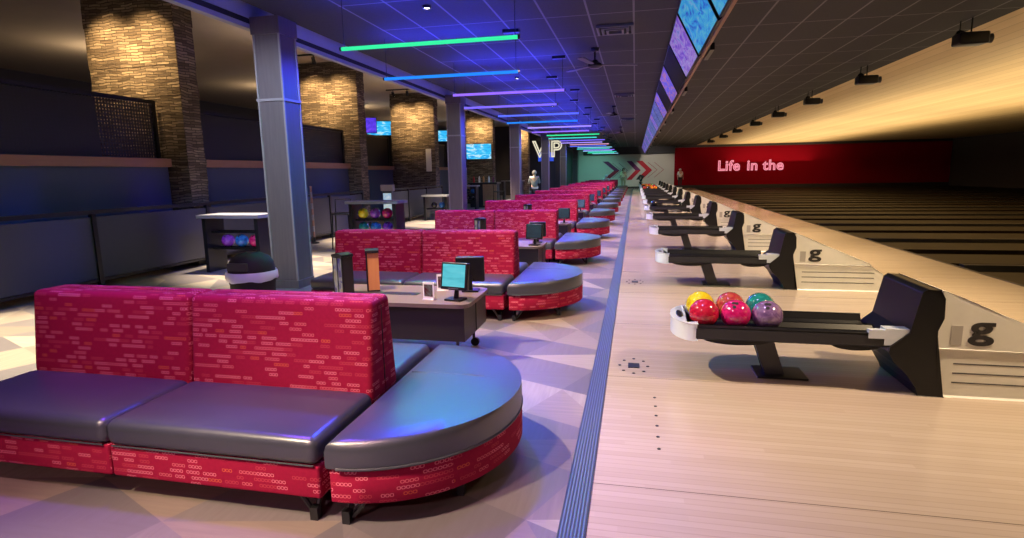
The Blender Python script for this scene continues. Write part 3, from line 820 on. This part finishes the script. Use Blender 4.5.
for (z, kinds) in ((.37, ['violet', 'blue', 'magenta']),):
    for i, kd in enumerate(kinds):
        put_ball(kd, (-6.08 + .24 * i, 7.6, z + .0), f'{kd} ball on the rack behind the first wood column', 'balls on the walkway racks')
ball_rack((-6.38, 17.0, 0), .75, .78, 'short ball rack near the plaque pillar')
for i, kd in enumerate(['black', 'blue']):
    put_ball(kd, (-6.1 + .25 * i, 17.0, .37), f'{kd} ball on the short rack near the plaque pillar', 'balls on the walkway racks')
ball_rack((-6.75, 22.4, 0), .55, .95, 'ball rack at the end of the slatted bar')
for (z, kinds) in ((.62, ['black', 'blue']), (.37, ['black', 'black'])):
    for i, kd in enumerate(kinds):
        put_ball(kd, (-6.58 + .21 * i, 22.4, z), f'{kd} ball on the {"upper" if z > .5 else "lower"} shelf beside the slatted bar, {ORD[i]} from the stone side', 'balls on the walkway racks')

# bar stool / chair by the rack
def stool(loc, label, rz=0):
    t = thing('bar_stool', label, 'stool', loc, rz, 'black bar stools')
    b = B(); rbox(b, (-.17, -.17, .66), (.17, .17, .70), .015, .004, 3); obj('seat', b, M['black'], t, smooth=True)
    for x in (-.15, .15):
        for y in (-.15, .15):
            b = B(); tube(b, [(x, y, .66), (x * 1.2, y * 1.2, 0)], .014, 8); obj('leg', b, M['black'], t)
    b = B()
    for (p, q) in (((-.165, -.165), (.165, -.165)), ((.165, -.165), (.165, .165)), ((.165, .165), (-.165, .165)), ((-.165, .165), (-.165, -.165))): tube(b, [(*p, .25), (*q, .25)], .010, 6)
    obj('foot_ring', b, M['black'], t)
    b = B(); tube(b, [(-.15, .16, .69), (-.15, .19, .95), (.15, .19, .95), (.15, .16, .69)], .012, 8); obj('back_hoop', b, M['black'], t, smooth=True)
    return t
stool((-5.62, 10.3, 0), 'black bar stool beside the grey-topped ball rack', .3)
stool((-5.55, 17.6, 0), 'black bar stool beside the short ball rack', -.4)
stool((-5.35, 22.6, 0), 'black bar stool drawn up to the slatted bar', .8)

# lit dispenser near the second pillar
t = thing('lit_poster_stand', 'small stand with glowing pale poster in front of the navy half wall', 'poster stand', (-6.4, 14.25, 0))
b = B(); box(b, (-.16, -.1, 0), (.16, .1, .06)); obj('base', b, M['black'], t, bevel=.01)
b = B(); box(b, (-.13, -.05, .06), (.13, .05, 1.0)); pn = obj('body', b, M['charcoal'], t, bevel=.008)
b = B(); box(b, (-.115, -.054, .42), (.115, -.05, .94)); obj('poster', b, M['posterlit'], pn)
b = B(); box(b, (-.17, -.07, 1.0), (.17, .07, 1.16)); obj('header', b, M['edge'], t, bevel=.01)

# bar with slatted front
t = thing('bar_counter', 'slatted wood bar counter under the wide blue television', 'bar', (-6.85, 23.4, 0))
b = B(); box(b, (0, -.06, .98), (1.25, .62, 1.04)); obj('counter_top', b, M['tablebody'], t, bevel=.01)
b = B(); box(b, (.05, .03, 0), (1.2, .58, .98)); obj('body', b, M['softblack'], t)
b = B()
for i in range(14): box(b, (.62 + i * .043, -.01, .08), (.62 + i * .043 + .026, .03, .96))
obj('slat', b, M['slat'], t)
def bottle(mat, loc, label, s=1):
    t = thing('bottle', label, 'bottle', loc, 0, 'bottles on the bar')
    b = B(); lathe(b, [(0, 0), (.04 * s, 0), (.04 * s, .16), (.033 * s, .20), (.014, .23), (.014, .28), (0, .28)], 16); obj('glass_body', b, mat, t, smooth=True)
    b = B(); lathe(b, [(.016, .27), (.016, .30), (0, .30)], 12); obj('bottle_cap', b, M['black'], t, smooth=True)
bc = [('red', M['red']), ('white', M['white']), ('amber', M['amber']), ('pale', M['pale']), ('plum', M['plum'])]
for i, (n, m) in enumerate(bc):
    bottle(m, (-6.65 + .21 * i, 23.55 + .1 * (i % 2), 1.04), f'{n} bottle standing on the slatted bar counter')
# second high counter deeper in
t = thing('high_table', 'high table with pale top beyond the slatted bar', 'high table', (-5.95, 28.2, 0))
b = B(); box(b, (-.55, -.3, 1.0), (.55, .3, 1.04)); obj('table_top', b, M['greyshelf'], t, bevel=.008)
for x in (-.45, .45):
    b = B(); box(b, (x - .03, -.25, 0), (x + .03, .25, 1.0)); obj('leg_frame', b, M['black'], t)

# ------------------------------------------------------------------ hanging light tubes
def make_tube(mat):
    t = thing('pendant_light', '', 'light tube')
    L = 1.94
    b = B(); tube(b, [(-L / 2, 0, 0), (L / 2, 0, 0)], .021, 12); tb = obj('tube', b, mat, t, smooth=True)
    for s in (-1, 1):
        b = B(); tube(b, [(s * L / 2, 0, 0), (s * (L / 2 + .02), 0, 0)], .023, 12); obj('end_cap', b, M['black'], tb)
        b = B(); tube(b, [(s * (L / 2 - .03), 0, .02), (s * (L / 2 - .03), 0, CZ - 2.76)], .004, 6); obj('wire', b, M['black'], t)
    b = B(); box(b, (L / 2 - .20, -.05, CZ - 2.76 - .04), (L / 2 + .02, .05, CZ - 2.76)); obj('driver_box', b, M['black'], t, bevel=.005)
    return t
seq = ['green', 'azure', 'violet', 'indigo', 'blue', 'azure', 'lilac', 'violet', 'green', 'teal', 'indigo', 'lilac', 'pink', 'blue', 'ice', 'teal', 'violet', 'ice', 'teal', 'green', 'ice']
rgb = dict(green=(.05, .9, .36), azure=(.01, .17, 1), violet=(.20, .08, 1), indigo=(.10, .07, 1), blue=(.04, .08, 1), lilac=(.25, .18, 1), teal=(.08, .85, .72), pink=(.9, .42, .62), ice=(.3, .8, .95))
tp = {}
for i in range(21):
    x = (-2.15, -2.54)[i % 2] if i < 4 else (-2.28, -2.5)[i % 2]
    if i == 0: lamp('AREA', 'tube_uplight', (-2.5, 4.0, 2.79), 60, (.02, .04, 1.0), (-2.5, 4.0, 4), sx=1.9, sy=.05)  # extra lamp with no tube, added to turn the near ceiling blue
    y = 5.95 + 1.96 * i; c = seq[i]
    if i == 0: l = 'green light tube hanging nearest under the dark ceiling'
    else: l = f'{c if c not in ("ice",) else "ice blue"} light tube hanging over the sofas, {ORD[i]} from the camera'
    if c not in tp:
        o = tp[c] = make_tube(GLOW[c]); o.location = (x, y, 2.76); o['label'] = l; o['group'] = 'hanging light tubes'
    else: dup(tp[c], (x, y, 2.76), l, group='hanging light tubes')
    # tube's own light on the seats; added blue lamp tints the ceiling
    bl = tuple(.35 * a + .65 * q for a, q in zip(rgb[c], (.03, .07, 1.0)))
    if i < 12:
        a = lamp('AREA', 'tube_uplight', (x, y, 2.79), 60, (.02, .04, 1.0), (x, y, 4), sx=1.9, sy=.05)
        a2 = lamp('AREA', 'tube_downlight', (x, y, 2.73), 42, rgb[c], (x, y, 0), sx=1.9, sy=.05)
    else:
        lamp('AREA', 'tube_downlight', (x, y, 2.73), 26, rgb[c], (x, y, 0), sx=1.9, sy=.05)

# small ceiling spot cans
def make_can():
    t = thing('ceiling_spotlight', '', 'spotlight')
    b = B(); lathe(b, [(.0, 0), (.05, 0), (.05, -.03), (.036, -.03), (.036, -.012), (0, -.012)], 18); obj('can', b, M['black'], t, smooth=True)
    b = B(); lathe(b, [(0, -.022), (.033, -.024), (.033, -.014), (0, -.014)], 16); obj('lens', b, M['bulb'], t)
    return t
can0 = make_can(); n = 0
for i in range(6):
    loc = (-2.35, 6.55 + 5.15 * i, CZ); l = f'small white ceiling spotlight between the light tubes, {ORD[i]} from the camera'
    if i == 0: can0.location = loc; tag(can0, l, 'spotlight', 'ceiling spotlights')
    else: dup(can0, loc, l, group='ceiling spotlights')

# air vents
def make_vent():
    t = thing('ceiling_vent', '', 'vent')
    for i, s in enumerate((1, .74, .48)):
        b = B(); w, d = .24 * s, .24 * s
        for (x0, y0, x1, y1) in ((-w, -d, w, -d + .03), (-w, d - .03, w, d), (-w, -d + .03, -w + .03, d - .03), (w - .03, -d + .03, w, d - .03)): box(b, (x0, y0, -.035 - .008 * i), (x1, y1, -.004))
        obj('louvre_ring', b, M['grille'], t)
    b = B(); box(b, (-.235, -.235, -.006), (.235, .235, -.001)); obj('backing', b, M['softblack'], t)
    return t
v0 = make_vent()
for i, (x, y) in enumerate(((-.30, 8.22), (-.30, 15.1), (-.30, 22.0))):
    l = f'square louvred air vent in the dark ceiling, {ORD[i]} from the camera'
    if i == 0: v0.location = (x, y, CZ); tag(v0, l, 'vent', 'ceiling air vents')
    else: dup(v0, (x, y, CZ), l, group='ceiling air vents')

# ceiling fans
def make_fan():
    t = thing('ceiling_fan', '', 'fan')
    b = B(); lathe(b, [(0, 0), (.07, 0), (.06, -.05), (.015, -.06), (0, -.06)], 20); obj('ceiling_rose', b, M['black'], t, smooth=True)
    b = B(); tube(b, [(0, 0, -.05), (0, 0, -.20)], .014, 10); obj('rod', b, M['black'], t)
    b = B(); lathe(b, [(0, -.18), (.04, -.18), (.06, -.21), (.11, -.235), (.115, -.275), (.07, -.30), (0, -.305)], 24); obj('motor', b, M['black'], t, smooth=True)
    for k in range(3):
        a = k * 2 * PI / 3 + .28
        b = B(); prism(b, [(.10, -.025), (.20, -.05), (.62, -.065), (.68, -.03), (.68, .03), (.60, .055), (.20, .045), (.10, .025)], -.258, -.248, 'z')
        b.transform(Matrix.Rotation(a, 4, 'Z')); obj('blade', b, M['grille'], t)
    return t
f0 = make_fan()
for i, y in enumerate((9.4, 17.6, 25.8)):
    l = f'black three-blade ceiling fan, {ORD[i]} from the camera'
    if i == 0: f0.location = (-.65, y, CZ); tag(f0, l, 'fan', 'ceiling fans')
    else: dup(f0, (-.65, y, CZ), l, group='ceiling fans')

# ------------------------------------------------------------------ scoring screens hung along the lanes
def make_screen(mat):
    t = thing('hanging_screen', '', 'screen')
    L = 1.60
    T0, T1 = Vector((.445, 0, 3.235)), Vector((.705, 0, 2.735))
    d = (T1 - T0); nrm = Vector((d.z, 0, -d.x)).normalized()      # faces down and towards the seats
    def slab(u0, u1, y0, y1, d0, d1):
        bm = B(); vs = []
        for y in (y0, y1):
            for (u, w) in ((u0, d0), (u1, d0), (u1, d1), (u0, d1)):
                p = T0 + d * u - nrm * w * -1; vs.append(bm.verts.new((p.x, y, p.z)))
        for f in ((0, 1, 2, 3), (7, 6, 5, 4), (0, 4, 5, 1), (1, 5, 6, 2), (2, 6, 7, 3), (3, 7, 4, 0)): bm.faces.new([vs[i] for i in f])
        return bm
    h = obj('housing', slab(0, 1, -L / 2, L / 2, -.05, 0), M['black'], t)
    obj('screen', slab(.03, .97, -L / 2 + .02, L / 2 - .02, .0005, .002), mat, h)
    b = B(); box(b, (.60, -.06, 3.02), (.66, .06, CZ - .002)); obj('bracket', b, M['steel'], t)
    return t
names = dict(scr_blue='bright blue', scr_purple='purple', scr_indigo='indigo', scr_dusk='dusky blue', black='switched-off black')
sp = {}
sq = {0: 'scr_indigo', 1: 'scr_blue', 2: 'scr_blue', 3: 'scr_purple', 4: 'black', 5: 'scr_indigo', 6: 'black'}
for i in range(0, 26):
    y = 9.12 - 1.71 / 2 + 1.71 * (i - 3)
    c = sq.get(i, ('scr_dusk', 'scr_indigo', 'scr_dusk')[i % 3])
    l = f'{names[c]} scoring screen hung tilted above the approach, {ORD[i]} from the camera'
    if c not in sp:
        o = sp[c] = make_screen(M[c] if c != 'black' else M['softblack']); o.location = (0, y, 0); o['label'] = l; o['group'] = 'hanging scoring screens'
    else: dup(sp[c], (0, y, 0), l, group='hanging scoring screens')
t = thing('screen_rail', 'long pale rail carrying the row of scoring screens', 'rail', (.722, 1.5, 2.695))
b = B(); box(b, (-.014, 0, -.012), (.018, 45.5, .014)); obj('rail_bar', b, M['cap'], t)
for i in range(12):
    b = B(); box(b, (.03, 1.9 + i * P, -.03), (.075, 2.5 + i * P, .04)); obj('speaker_bar', b, M['black'], t, bevel=.008)

# track spots over the foul line
ti = 0
for y in (9.0, 12.5, 16.0, 19.5, 23.0, 27.0, 31.0, 36.0):
    t = thing('lane_projector', f'black lane projector hung over the foul line, {ORD[ti]} from the camera', 'projector', (4.25, y, CZ), 0, 'lane projectors'); ti += 1
    b = B(); tube(b, [(0, 0, 0), (0, 0, -.20)], .010, 8); obj('stem', b, M['black'], t)
    b = B(); rbox(b, (-.17, -.12, -.34), (.17, .12, -.19), .025, 0, 2); hd = obj('body', b, M['black'], t, smooth=True)
    b = B(); tube(b, [(.16, 0, -.27), (.24, .0, -.27)], [.05, .06], 14); obj('lens_barrel', b, M['charcoal'], hd)
    b = B(); tube(b, [(-.05, .18, 0), (-.05, .18, -.16)], .008, 6); tube(b, [(-.05, .14, -.16), (-.05, .24, -.22)], .055, 12); obj('spot_head', b, M['black'], t)
# ------------------------------------------------------------------ far wall mural, neon words
t = thing('chevron_mural', 'row of plum, red and outlined chevrons across the pale far wall', 'mural', (0, 47.99, 0))
def chev(x, w, th, z0=.80, z1=2.12, up=None, lo=None):
    zm = (z0 + z1) / 2
    U = [(x, z1), (x + th, z1), (x + th + w, zm), (x + w, zm)]; Lw = [(x + w, zm), (x + th + w, zm), (x + th, z0), (x, z0)]
    for poly, m in ((U, up), (Lw, lo)):
        b = B(); prism(b, poly, -.02, -.001); obj('chevron_arm', b, m, t)
def outline(x, w, m, th=.045):
    chev(x, w, th, .86, 2.06, m, m)
chev(-2.62, .92, .45, .70, 2.2, M['plum'], M['maroon'])
outline(-1.85, .70, M['plum']); outline(-1.35, .70, M['plum'])
chev(-.72, .72, .42, .70, 2.2, M['plum'], M['red'])
chev(.05, .78, .48, .70, 2.2, M['red'], M['red'])
b = B(); prism(b, [(.05, .70), (.53, .70), (.75, 1.0), (.36, 1.12)], -.024, -.0201); obj('shadow_corner', b, M['inkblack'], t)  # black patch over the red chevron's lower corner
outline(.95, .72, M['maroon']); outline(1.45, .72, M['maroon'])

def text_tubes(name, body, size, bevel, mat, parent, loc, spacing=1.0):
    cu = bpy.data.curves.new(name, 'FONT'); cu.body = body; cu.size = size; cu.bevel_depth = bevel; cu.fill_mode = 'NONE'; cu.space_character = spacing; cu.bevel_resolution = 2
    tmp = bpy.data.objects.new('tmp', cu); C.objects.link(tmp); dg = bpy.context.evaluated_depsgraph_get()
    me = bpy.data.meshes.new_from_object(tmp.evaluated_get(dg)); C.objects.unlink(tmp); bpy.data.objects.remove(tmp)
    me.name = name; me.materials.clear(); me.materials.append(mat); me.transform(Matrix.Rotation(PI / 2, 4, 'X'))
    o = bpy.data.objects.new(name, me); C.objects.link(o); o.parent = parent; o.location = loc; return o
t = thing('neon_sign', 'pink neon words glowing on the red end wall', 'neon sign', (6.25, 47.78, 1.32))
for w, x in (('Life', 0), ('in', 2.14), ('the', 3.30)):
    text_tubes('neon_word', w, 1.08, .034, M['neon'], t, (x, 0, 0), 1.06)
    b = B(); box(b, (x + .1, .02, .5), (x + .8, .12, .53)); obj('mount', b, M['maroon'], t)
t = thing('vip_sign', 'cream glowing VIP letters hanging between the columns', 'sign', (-5.75, 33.0, 2.30))
for ch, x in (('V', 0), ('I', .72), ('P', 1.0)): text_tubes('letter', ch, 1.25, .04, M['vipneon'], t, (x, 0, 0))
b = B(); box(b, (-.05, .04, .95), (1.75, .08, 1.0)); obj('mount_bar', b, M['black'], t)
for x in (.1, 1.6):
    b = B(); tube(b, [(x, .06, 1.0), (x, .06, 2.0)], .01, 6); obj('hanger', b, M['black'], t)
t = television((-5.1, 33.6, 2.30), .95, .55, M['bluepanel'], 'deep blue lit screen below the VIP letters')

# ------------------------------------------------------------------ floor plates and approach dots
def floor_box(loc, label):
    t = thing('floor_plate', label, 'floor plate', loc, 0, 'floor plates on the approach')
    b = B(); box(b, (-.04, -.05, 0), (.04, .05, .005)); obj('plate', b, M['softblack'], t, bevel=.003)
    for k in range(8):
        a = k * PI / 4
        b = B(); lathe(b, [(0, .003), (.010, .003), (.012, 0), (0, 0)], 10, (.10 * math.cos(a), .16 * math.sin(a))); obj('screw', b, M['softblack'], t)
    return t
floor_box((.015, 4.12, 0), 'dark floor plate in the pale boards ahead of the first ball return')
floor_box((.02, 4.12 + P, 0), 'dark floor plate in the pale boards ahead of the second ball return')
t = thing('approach_marker', 'line of small dark dots set into the approach boards', 'floor dots', (.145, 2.84, 0)); t['kind'] = 'structure'
for i in range(6):
    b = B(); lathe(b, [(0, .002), (.009, .002), (.010, 0), (0, 0)], 12, (.0, i * .138)); obj('dot', b, M['softblack'], t)

# ------------------------------------------------------------------ people
def skin_mesh(name, verts, edges, radii, mat, parent, sub=1):
    me = bpy.data.meshes.new(name); me.from_pydata([Vector(v) for v in verts], edges, [])
    o = bpy.data.objects.new(name, me); C.objects.link(o)
    m = o.modifiers.new('Skin', 'SKIN'); m.use_smooth_shade = True
    for i, r in enumerate(radii): me.skin_vertices[0].data[i].radius = (r, r) if not isinstance(r, tuple) else r
    for i in range(len(verts)): me.skin_vertices[0].data[i].use_root = (i == 0)
    s = o.modifiers.new('Sub', 'SUBSURF'); s.levels = sub; s.render_levels = sub
    dg = bpy.context.evaluated_depsgraph_get()
    nm = bpy.data.meshes.new_from_object(o.evaluated_get(dg)); nm.name = name
    o.modifiers.clear(); o.data = nm; nm.materials.clear(); nm.materials.append(mat); o.parent = parent
    return o

def person(loc, rz, label, top, legs, hair, height=1.65, seated=False, arms='down', hood=False, longhair=False):
    t = thing('person', label, 'person', loc, rz, None); s = height / 1.7
    J = {}
    hip = .93 if not seated else .50
    J['pelvis'] = (0, 0, hip); J['waist'] = (0, .0, hip + .16); J['chest'] = (0, .01, hip + .36); J['neck'] = (0, 0, hip + .53)
    J['head'] = (0, -.015, hip + .63); J['crown'] = (0, -.01, hip + .73)
    for q, S in (('l', 1), ('r', -1)):
        J['sh' + q] = (S * .185, .0, hip + .47)
        if arms == 'down': J['el' + q] = (S * .24, .02, hip + .2); J['wr' + q] = (S * .25, -.06, hip - .03); J['hd' + q] = (S * .25, -.08, hip - .11)
        else: J['el' + q] = (S * .25, -.05, hip + .20); J['wr' + q] = (S * .15, -.27, hip + .24); J['hd' + q] = (S * .11, -.34, hip + .26)
        J['hip' + q] = (S * .09, 0, hip - .05)
        if seated: J['kn' + q] = (S * .12, -.42, hip - .02); J['an' + q] = (S * .12, -.40, hip - .44); J['to' + q] = (S * .13, -.56, hip - .48)
        else: J['kn' + q] = (S * .10, -.03 * S, .49); J['an' + q] = (S * .11, .04 * S, .085); J['to' + q] = (S * .12, -.15 + .04 * S, .035)
    sc = lambda p: tuple(c * s for c in p)
    def build(name, keys, edges, rad, mat, f=1.0):
        ix = {k: i for i, k in enumerate(keys)}
        return skin_mesh(name, [sc(J[k]) for k in keys], [(ix[a], ix[c]) for a, c in edges], [tuple(x * s * f for x in rad[k]) if isinstance(rad[k], tuple) else rad[k] * s * f for k in keys], mat, t)
    R = dict(pelvis=(.14, .10), waist=(.125, .09), chest=(.155, .105), neck=.05, head=.088, crown=.062)
    for q in 'lr':
        R.update({'sh' + q: .062, 'el' + q: .042, 'wr' + q: .029, 'hd' + q: .032, 'hip' + q: .085, 'kn' + q: .058, 'an' + q: .040, 'to' + q: .035})
    E = [('pelvis', 'waist'), ('waist', 'chest'), ('chest', 'neck'), ('neck', 'head'), ('head', 'crown')]
    for q in 'lr':
        E += [('chest', 'sh' + q), ('sh' + q, 'el' + q), ('el' + q, 'wr' + q), ('wr' + q, 'hd' + q), ('pelvis', 'hip' + q), ('hip' + q, 'kn' + q), ('kn' + q, 'an' + q), ('an' + q, 'to' + q)]
    keys = ['pelvis'] + [k for k in J if k != 'pelvis']
    body = build('body', keys, E, R, M['skin'])
    # fingers, nose and ears belong to the body's own mesh
    bm = B(); bm.from_mesh(body.data)
    for q, S in (('l', 1), ('r', -1)):
        h = Vector(sc(J['hd' + q])); d = (h - Vector(sc(J['wr' + q]))).normalized(); side = Vector((S, 0, 0)) if arms != 'down' else Vector((0, -1, 0))
        for i, L in enumerate((.062, .072, .068, .054)):
            o = h + side * (.024 - .016 * i) * s
            tube(bm, [o, o + d * L * .55 * s, o + d * L * s + Vector((0, 0, -.008))], [.0085 * s, .008 * s, .006 * s], 6)
        o = h - d * .015 * s; tube(bm, [o, o + (side * .035 + d * .02) * s, o + (side * .045 + d * .05) * s], [.010 * s, .009 * s, .007 * s], 6)
    hd = Vector(sc(J['head']))
    tube(bm, [hd + Vector((0, -.082, .02)) * s, hd + Vector((0, -.112, -.012)) * s, hd + Vector((0, -.085, -.02)) * s], [.008 * s, .014 * s, .006 * s], 8)
    for S in (-1, 1): ellipsoid(bm, hd + Vector((S * .088, .005, 0)) * s, (.012 * s, .02 * s, .032 * s), 8, 6)
    bm.to_mesh(body.data); bm.free()
    for S in (-1, 1):
        b = B(); ellipsoid(b, hd + Vector((S * .034, -.083, .022)) * s, (.013 * s, .008 * s, .009 * s), 10, 6); obj('eye', b, M['inkblack'], t, smooth=True)
    b = B(); tube(b, [hd + Vector((-.025, -.086, -.045)) * s, hd + Vector((0, -.092, -.047)) * s, hd + Vector((.025, -.086, -.045)) * s], .006 * s, 6); obj('mouth', b, M['maroon'], t)
    tk = ['chest', 'waist', 'pelvis'] + [a + q for q in 'lr' for a in ('sh', 'el')]
    te = [('chest', 'waist'), ('waist', 'pelvis')] + [('chest', 'shl'), ('shl', 'ell'), ('chest', 'shr'), ('shr', 'elr')]
    if hood or arms != 'down':
        tk += ['wrl', 'wrr']; te += [('ell', 'wrl'), ('elr', 'wrr')]
    build('shirt', tk, te, R, top, 1.17)
    lk = ['pelvis'] + [a + q for q in 'lr' for a in ('hip', 'kn', 'an')]
    le = [('pelvis', 'hip' + q) for q in 'lr'] + [('hip' + q, 'kn' + q) for q in 'lr'] + [('kn' + q, 'an' + q) for q in 'lr']
    build('trousers', lk, le, R, legs, 1.16)
    for q in 'lr':
        a, c = Vector(sc(J['an' + q])), Vector(sc(J['to' + q])); z0 = c.z - .035 * s
        m_ = (a + c) / 2
        b = B(); rbox(b, (m_.x - .048 * s, c.y - .05 * s, z0), (m_.x + .048 * s, a.y + .06 * s, z0 + .09 * s), .03 * s, 0, 2); obj('shoe', b, M['white'], t, smooth=True)
    def cut(p):
        if p.y < -.05 * s and p.z < .03 * s: p.y = -.05 * s
        return p
    b = B(); ellipsoid(b, hd + Vector((0, .022, .045)) * s, (.105 * s, .112 * s, .105 * s), 18, 12, cut); obj('hair' if not hood else 'hood', b, hair, t, smooth=True)
    if longhair:
        b = B(); tube(b, [hd + Vector((0, .07, .06)) * s, hd + Vector((0, .10, -.08)) * s, hd + Vector((0, .10, -.24)) * s], [.08 * s, .085 * s, .045 * s], 12); obj('long_hair', b, hair, t, smooth=True)
    return t
cloth = {k: plain('cloth_' + k, c, .85) for k, c in dict(pale=(.85, .84, .62), khaki=(.48, .44, .28), mint=(.45, .72, .60), black=(.02, .02, .025), grey=(.20, .21, .22), white=(.80, .80, .80), navy=(.03, .04, .09)).items()}
person((-.86, 43.6, 0), .5, 'person in pale yellow top standing at the far end of the aisle', cloth['pale'], cloth['khaki'], M['hairdark'], 1.62, longhair=True)
person((-1.9, 39.28, 0), PI, 'seated person in mint hooded top by the farthest sofas', cloth['mint'], cloth['navy'], cloth['mint'], 1.6, seated=True, arms='fwd', hood=True)
person((.42, 45.6, 0), -.9, 'small dark-haired child in black standing at the farthest ball return', cloth['black'], cloth['black'], M['hairdark'], 1.0)
person((3.42, 47.1, 0), .4, 'pale-haired person in white top and black trousers against the red wall edge', cloth['white'], cloth['black'], cloth['white'], 1.52)
stool((-4.42, 25.6, 0), 'black bar stool carrying the grey-haired person', .2)
person((-4.42, 25.62, .25), PI + .3, 'grey-haired person in grey shirt seated with back turned between the columns', cloth['grey'], cloth['navy'], M['hairgrey'], 1.68, seated=True, arms='fwd')

# ------------------------------------------------------------------ light
W = bpy.data.worlds.new('world'); bpy.context.scene.world = W; W.use_nodes = True
W.node_tree.nodes['Background'].inputs[0].default_value = (.08, .09, .20, 1); W.node_tree.nodes['Background'].inputs[1].default_value = .05

blue, wht = (.05, .10, 1.0), (1, .86, .68)
for k in range(-1, 10):
    y = 2.58 + P * k
    lamp('SPOT', 'aisle_blue_wash', (-1.6, y + 1.9, 3.2), 640, (.02, .06, 1.0), (-.95, y, .3), .12, 50, .9)
    lamp('SPOT', 'sofa_violet_wash', (-2.4, y - .1, 3.2), 420, (.20, .05, 1.0), (-2.2, y, .6), .12, 85, .9)
    lamp('SPOT', 'aisle_violet_wash', (-.2, y + .9, 3.2), 115, (.55, .38, 1.0), (.0, y + .4, 0), .15, 95, .9)
    lamp('SPOT', 'seat_white_spot', (-2.6, y + .9, 3.2), 900, (1, .80, .53), (-.9, y + 1.6, 0), .05, 72, .8)
    lamp('SPOT', 'sofa_front_spot', (-1.6, y - 1.9, 3.2), 300, (1, .55, .6), (-1.6, y - .4, .40), .08, 85, .8)
for k in range(12):
    y = 4.12 + P * k
    lamp('SPOT', 'return_warm_spot', (3.0, y - .8, 3.2), 640, (1, .74, .44), (2.3, y, 0), .1, 100, .9)
for y in (4, 12, 20, 28, 36, 44):
    lamp('AREA', 'lane_ceiling_wash', (10.0, y, 1.9), 290, (1, .74, .40), (10.0, y, 3.7), sx=6, sy=7.6)  # unseen upward lamps over the lanes, added to brighten the tan ceiling
# walkway spots; unseen lamps added to brighten the lounge and its ceiling
for y in (4, 8, 12, 16, 20, 25, 30):
    lamp('SPOT', 'walkway_spot', (-5.5, y, 4.2), 4200, (1, .84, .62), (-5.3, y, 0), .1, 50, .7)
for y in (5, 11, 17, 23, 29):
    lamp('SPOT', 'lounge_uplight', (-6.3, y, 3.25), 75, (1, .78, .55), (-6.6, y, 4.3), .1, 130, .9)
    lamp('POINT', 'lounge_lamp', (-11.5, y, 3.6), 40, (1, .72, .45), size=.12)
# unseen spots added to put cool and blue light on the column faces
for k in range(5):
    y = 6.42 + 7.3 * k
    lamp('SPOT', 'column_cool_spot', (-4.0, y - 2.6, 3.2), 620 if k == 0 else 90, (.52, .66, 1.0), (-4.35, y, 1.7), .08, 60, .8)
    lamp('SPOT', 'column_blue_spot', (-3.2, y + .2, 3.2), 420, (.03, .05, 1.0), (-4.17, y + .2, 2.2), .08, 60, .8)
# end walls
lamp('SPOT', 'end_wall_teal', (-3.2, 45, 3.2), 130, (.30, 1, .8), (-3.2, 48, 1.2), .1, 90, .9)
lamp('SPOT', 'end_wall_white', (1.2, 44.5, 3.2), 190, (1, .9, .78), (1.2, 48, 1.2), .1, 90, .9)
for x in (5, 9, 13): lamp('SPOT', 'red_wall_spot', (x, 44.6, 3.2), 45, (1, .6, .55), (x, 48, 1.4), .1, 100, .9)

# ------------------------------------------------------------------ camera
cam = bpy.data.cameras.new('camera'); co = bpy.data.objects.new('camera', cam); C.objects.link(co)
cam.sensor_width = 36; cam.sensor_fit = 'HORIZONTAL'
f, yaw, pitch, roll = 571.876, .219081, .166171, -.0175835
cam.lens = 36 * f / 1024; cam.clip_end = 200
cam.shift_x = (512 - 508) / 1024 * 1.0
cy_, sy_, cp_, sp_ = math.cos(yaw), math.sin(yaw), math.cos(pitch), math.sin(pitch)
fw = Vector((-sy_ * cp_, cy_ * cp_, -sp_)); rt = Vector((cy_, sy_, 0)); up = rt.cross(fw)
cr, sr = math.cos(roll), math.sin(roll)
r2 = rt * cr + up * sr; u2 = -rt * sr + up * cr
m = Matrix((r2, u2, -fw)).transposed().to_4x4(); m.translation = (0, 0, 1.41)
co.matrix_world = m
sc = bpy.context.scene; sc.camera = co
sc.view_settings.view_transform = 'Standard'; sc.view_settings.look = 'None'; sc.view_settings.exposure = 0; sc.view_settings.gamma = 1; sc.view_settings.use_curve_mapping = False
sc.cycles.use_denoising = True; sc.cycles.max_bounces = 6; sc.cycles.diffuse_bounces = 3; sc.cycles.glossy_bounces = 3; sc.cycles.sample_clamp_indirect = 6
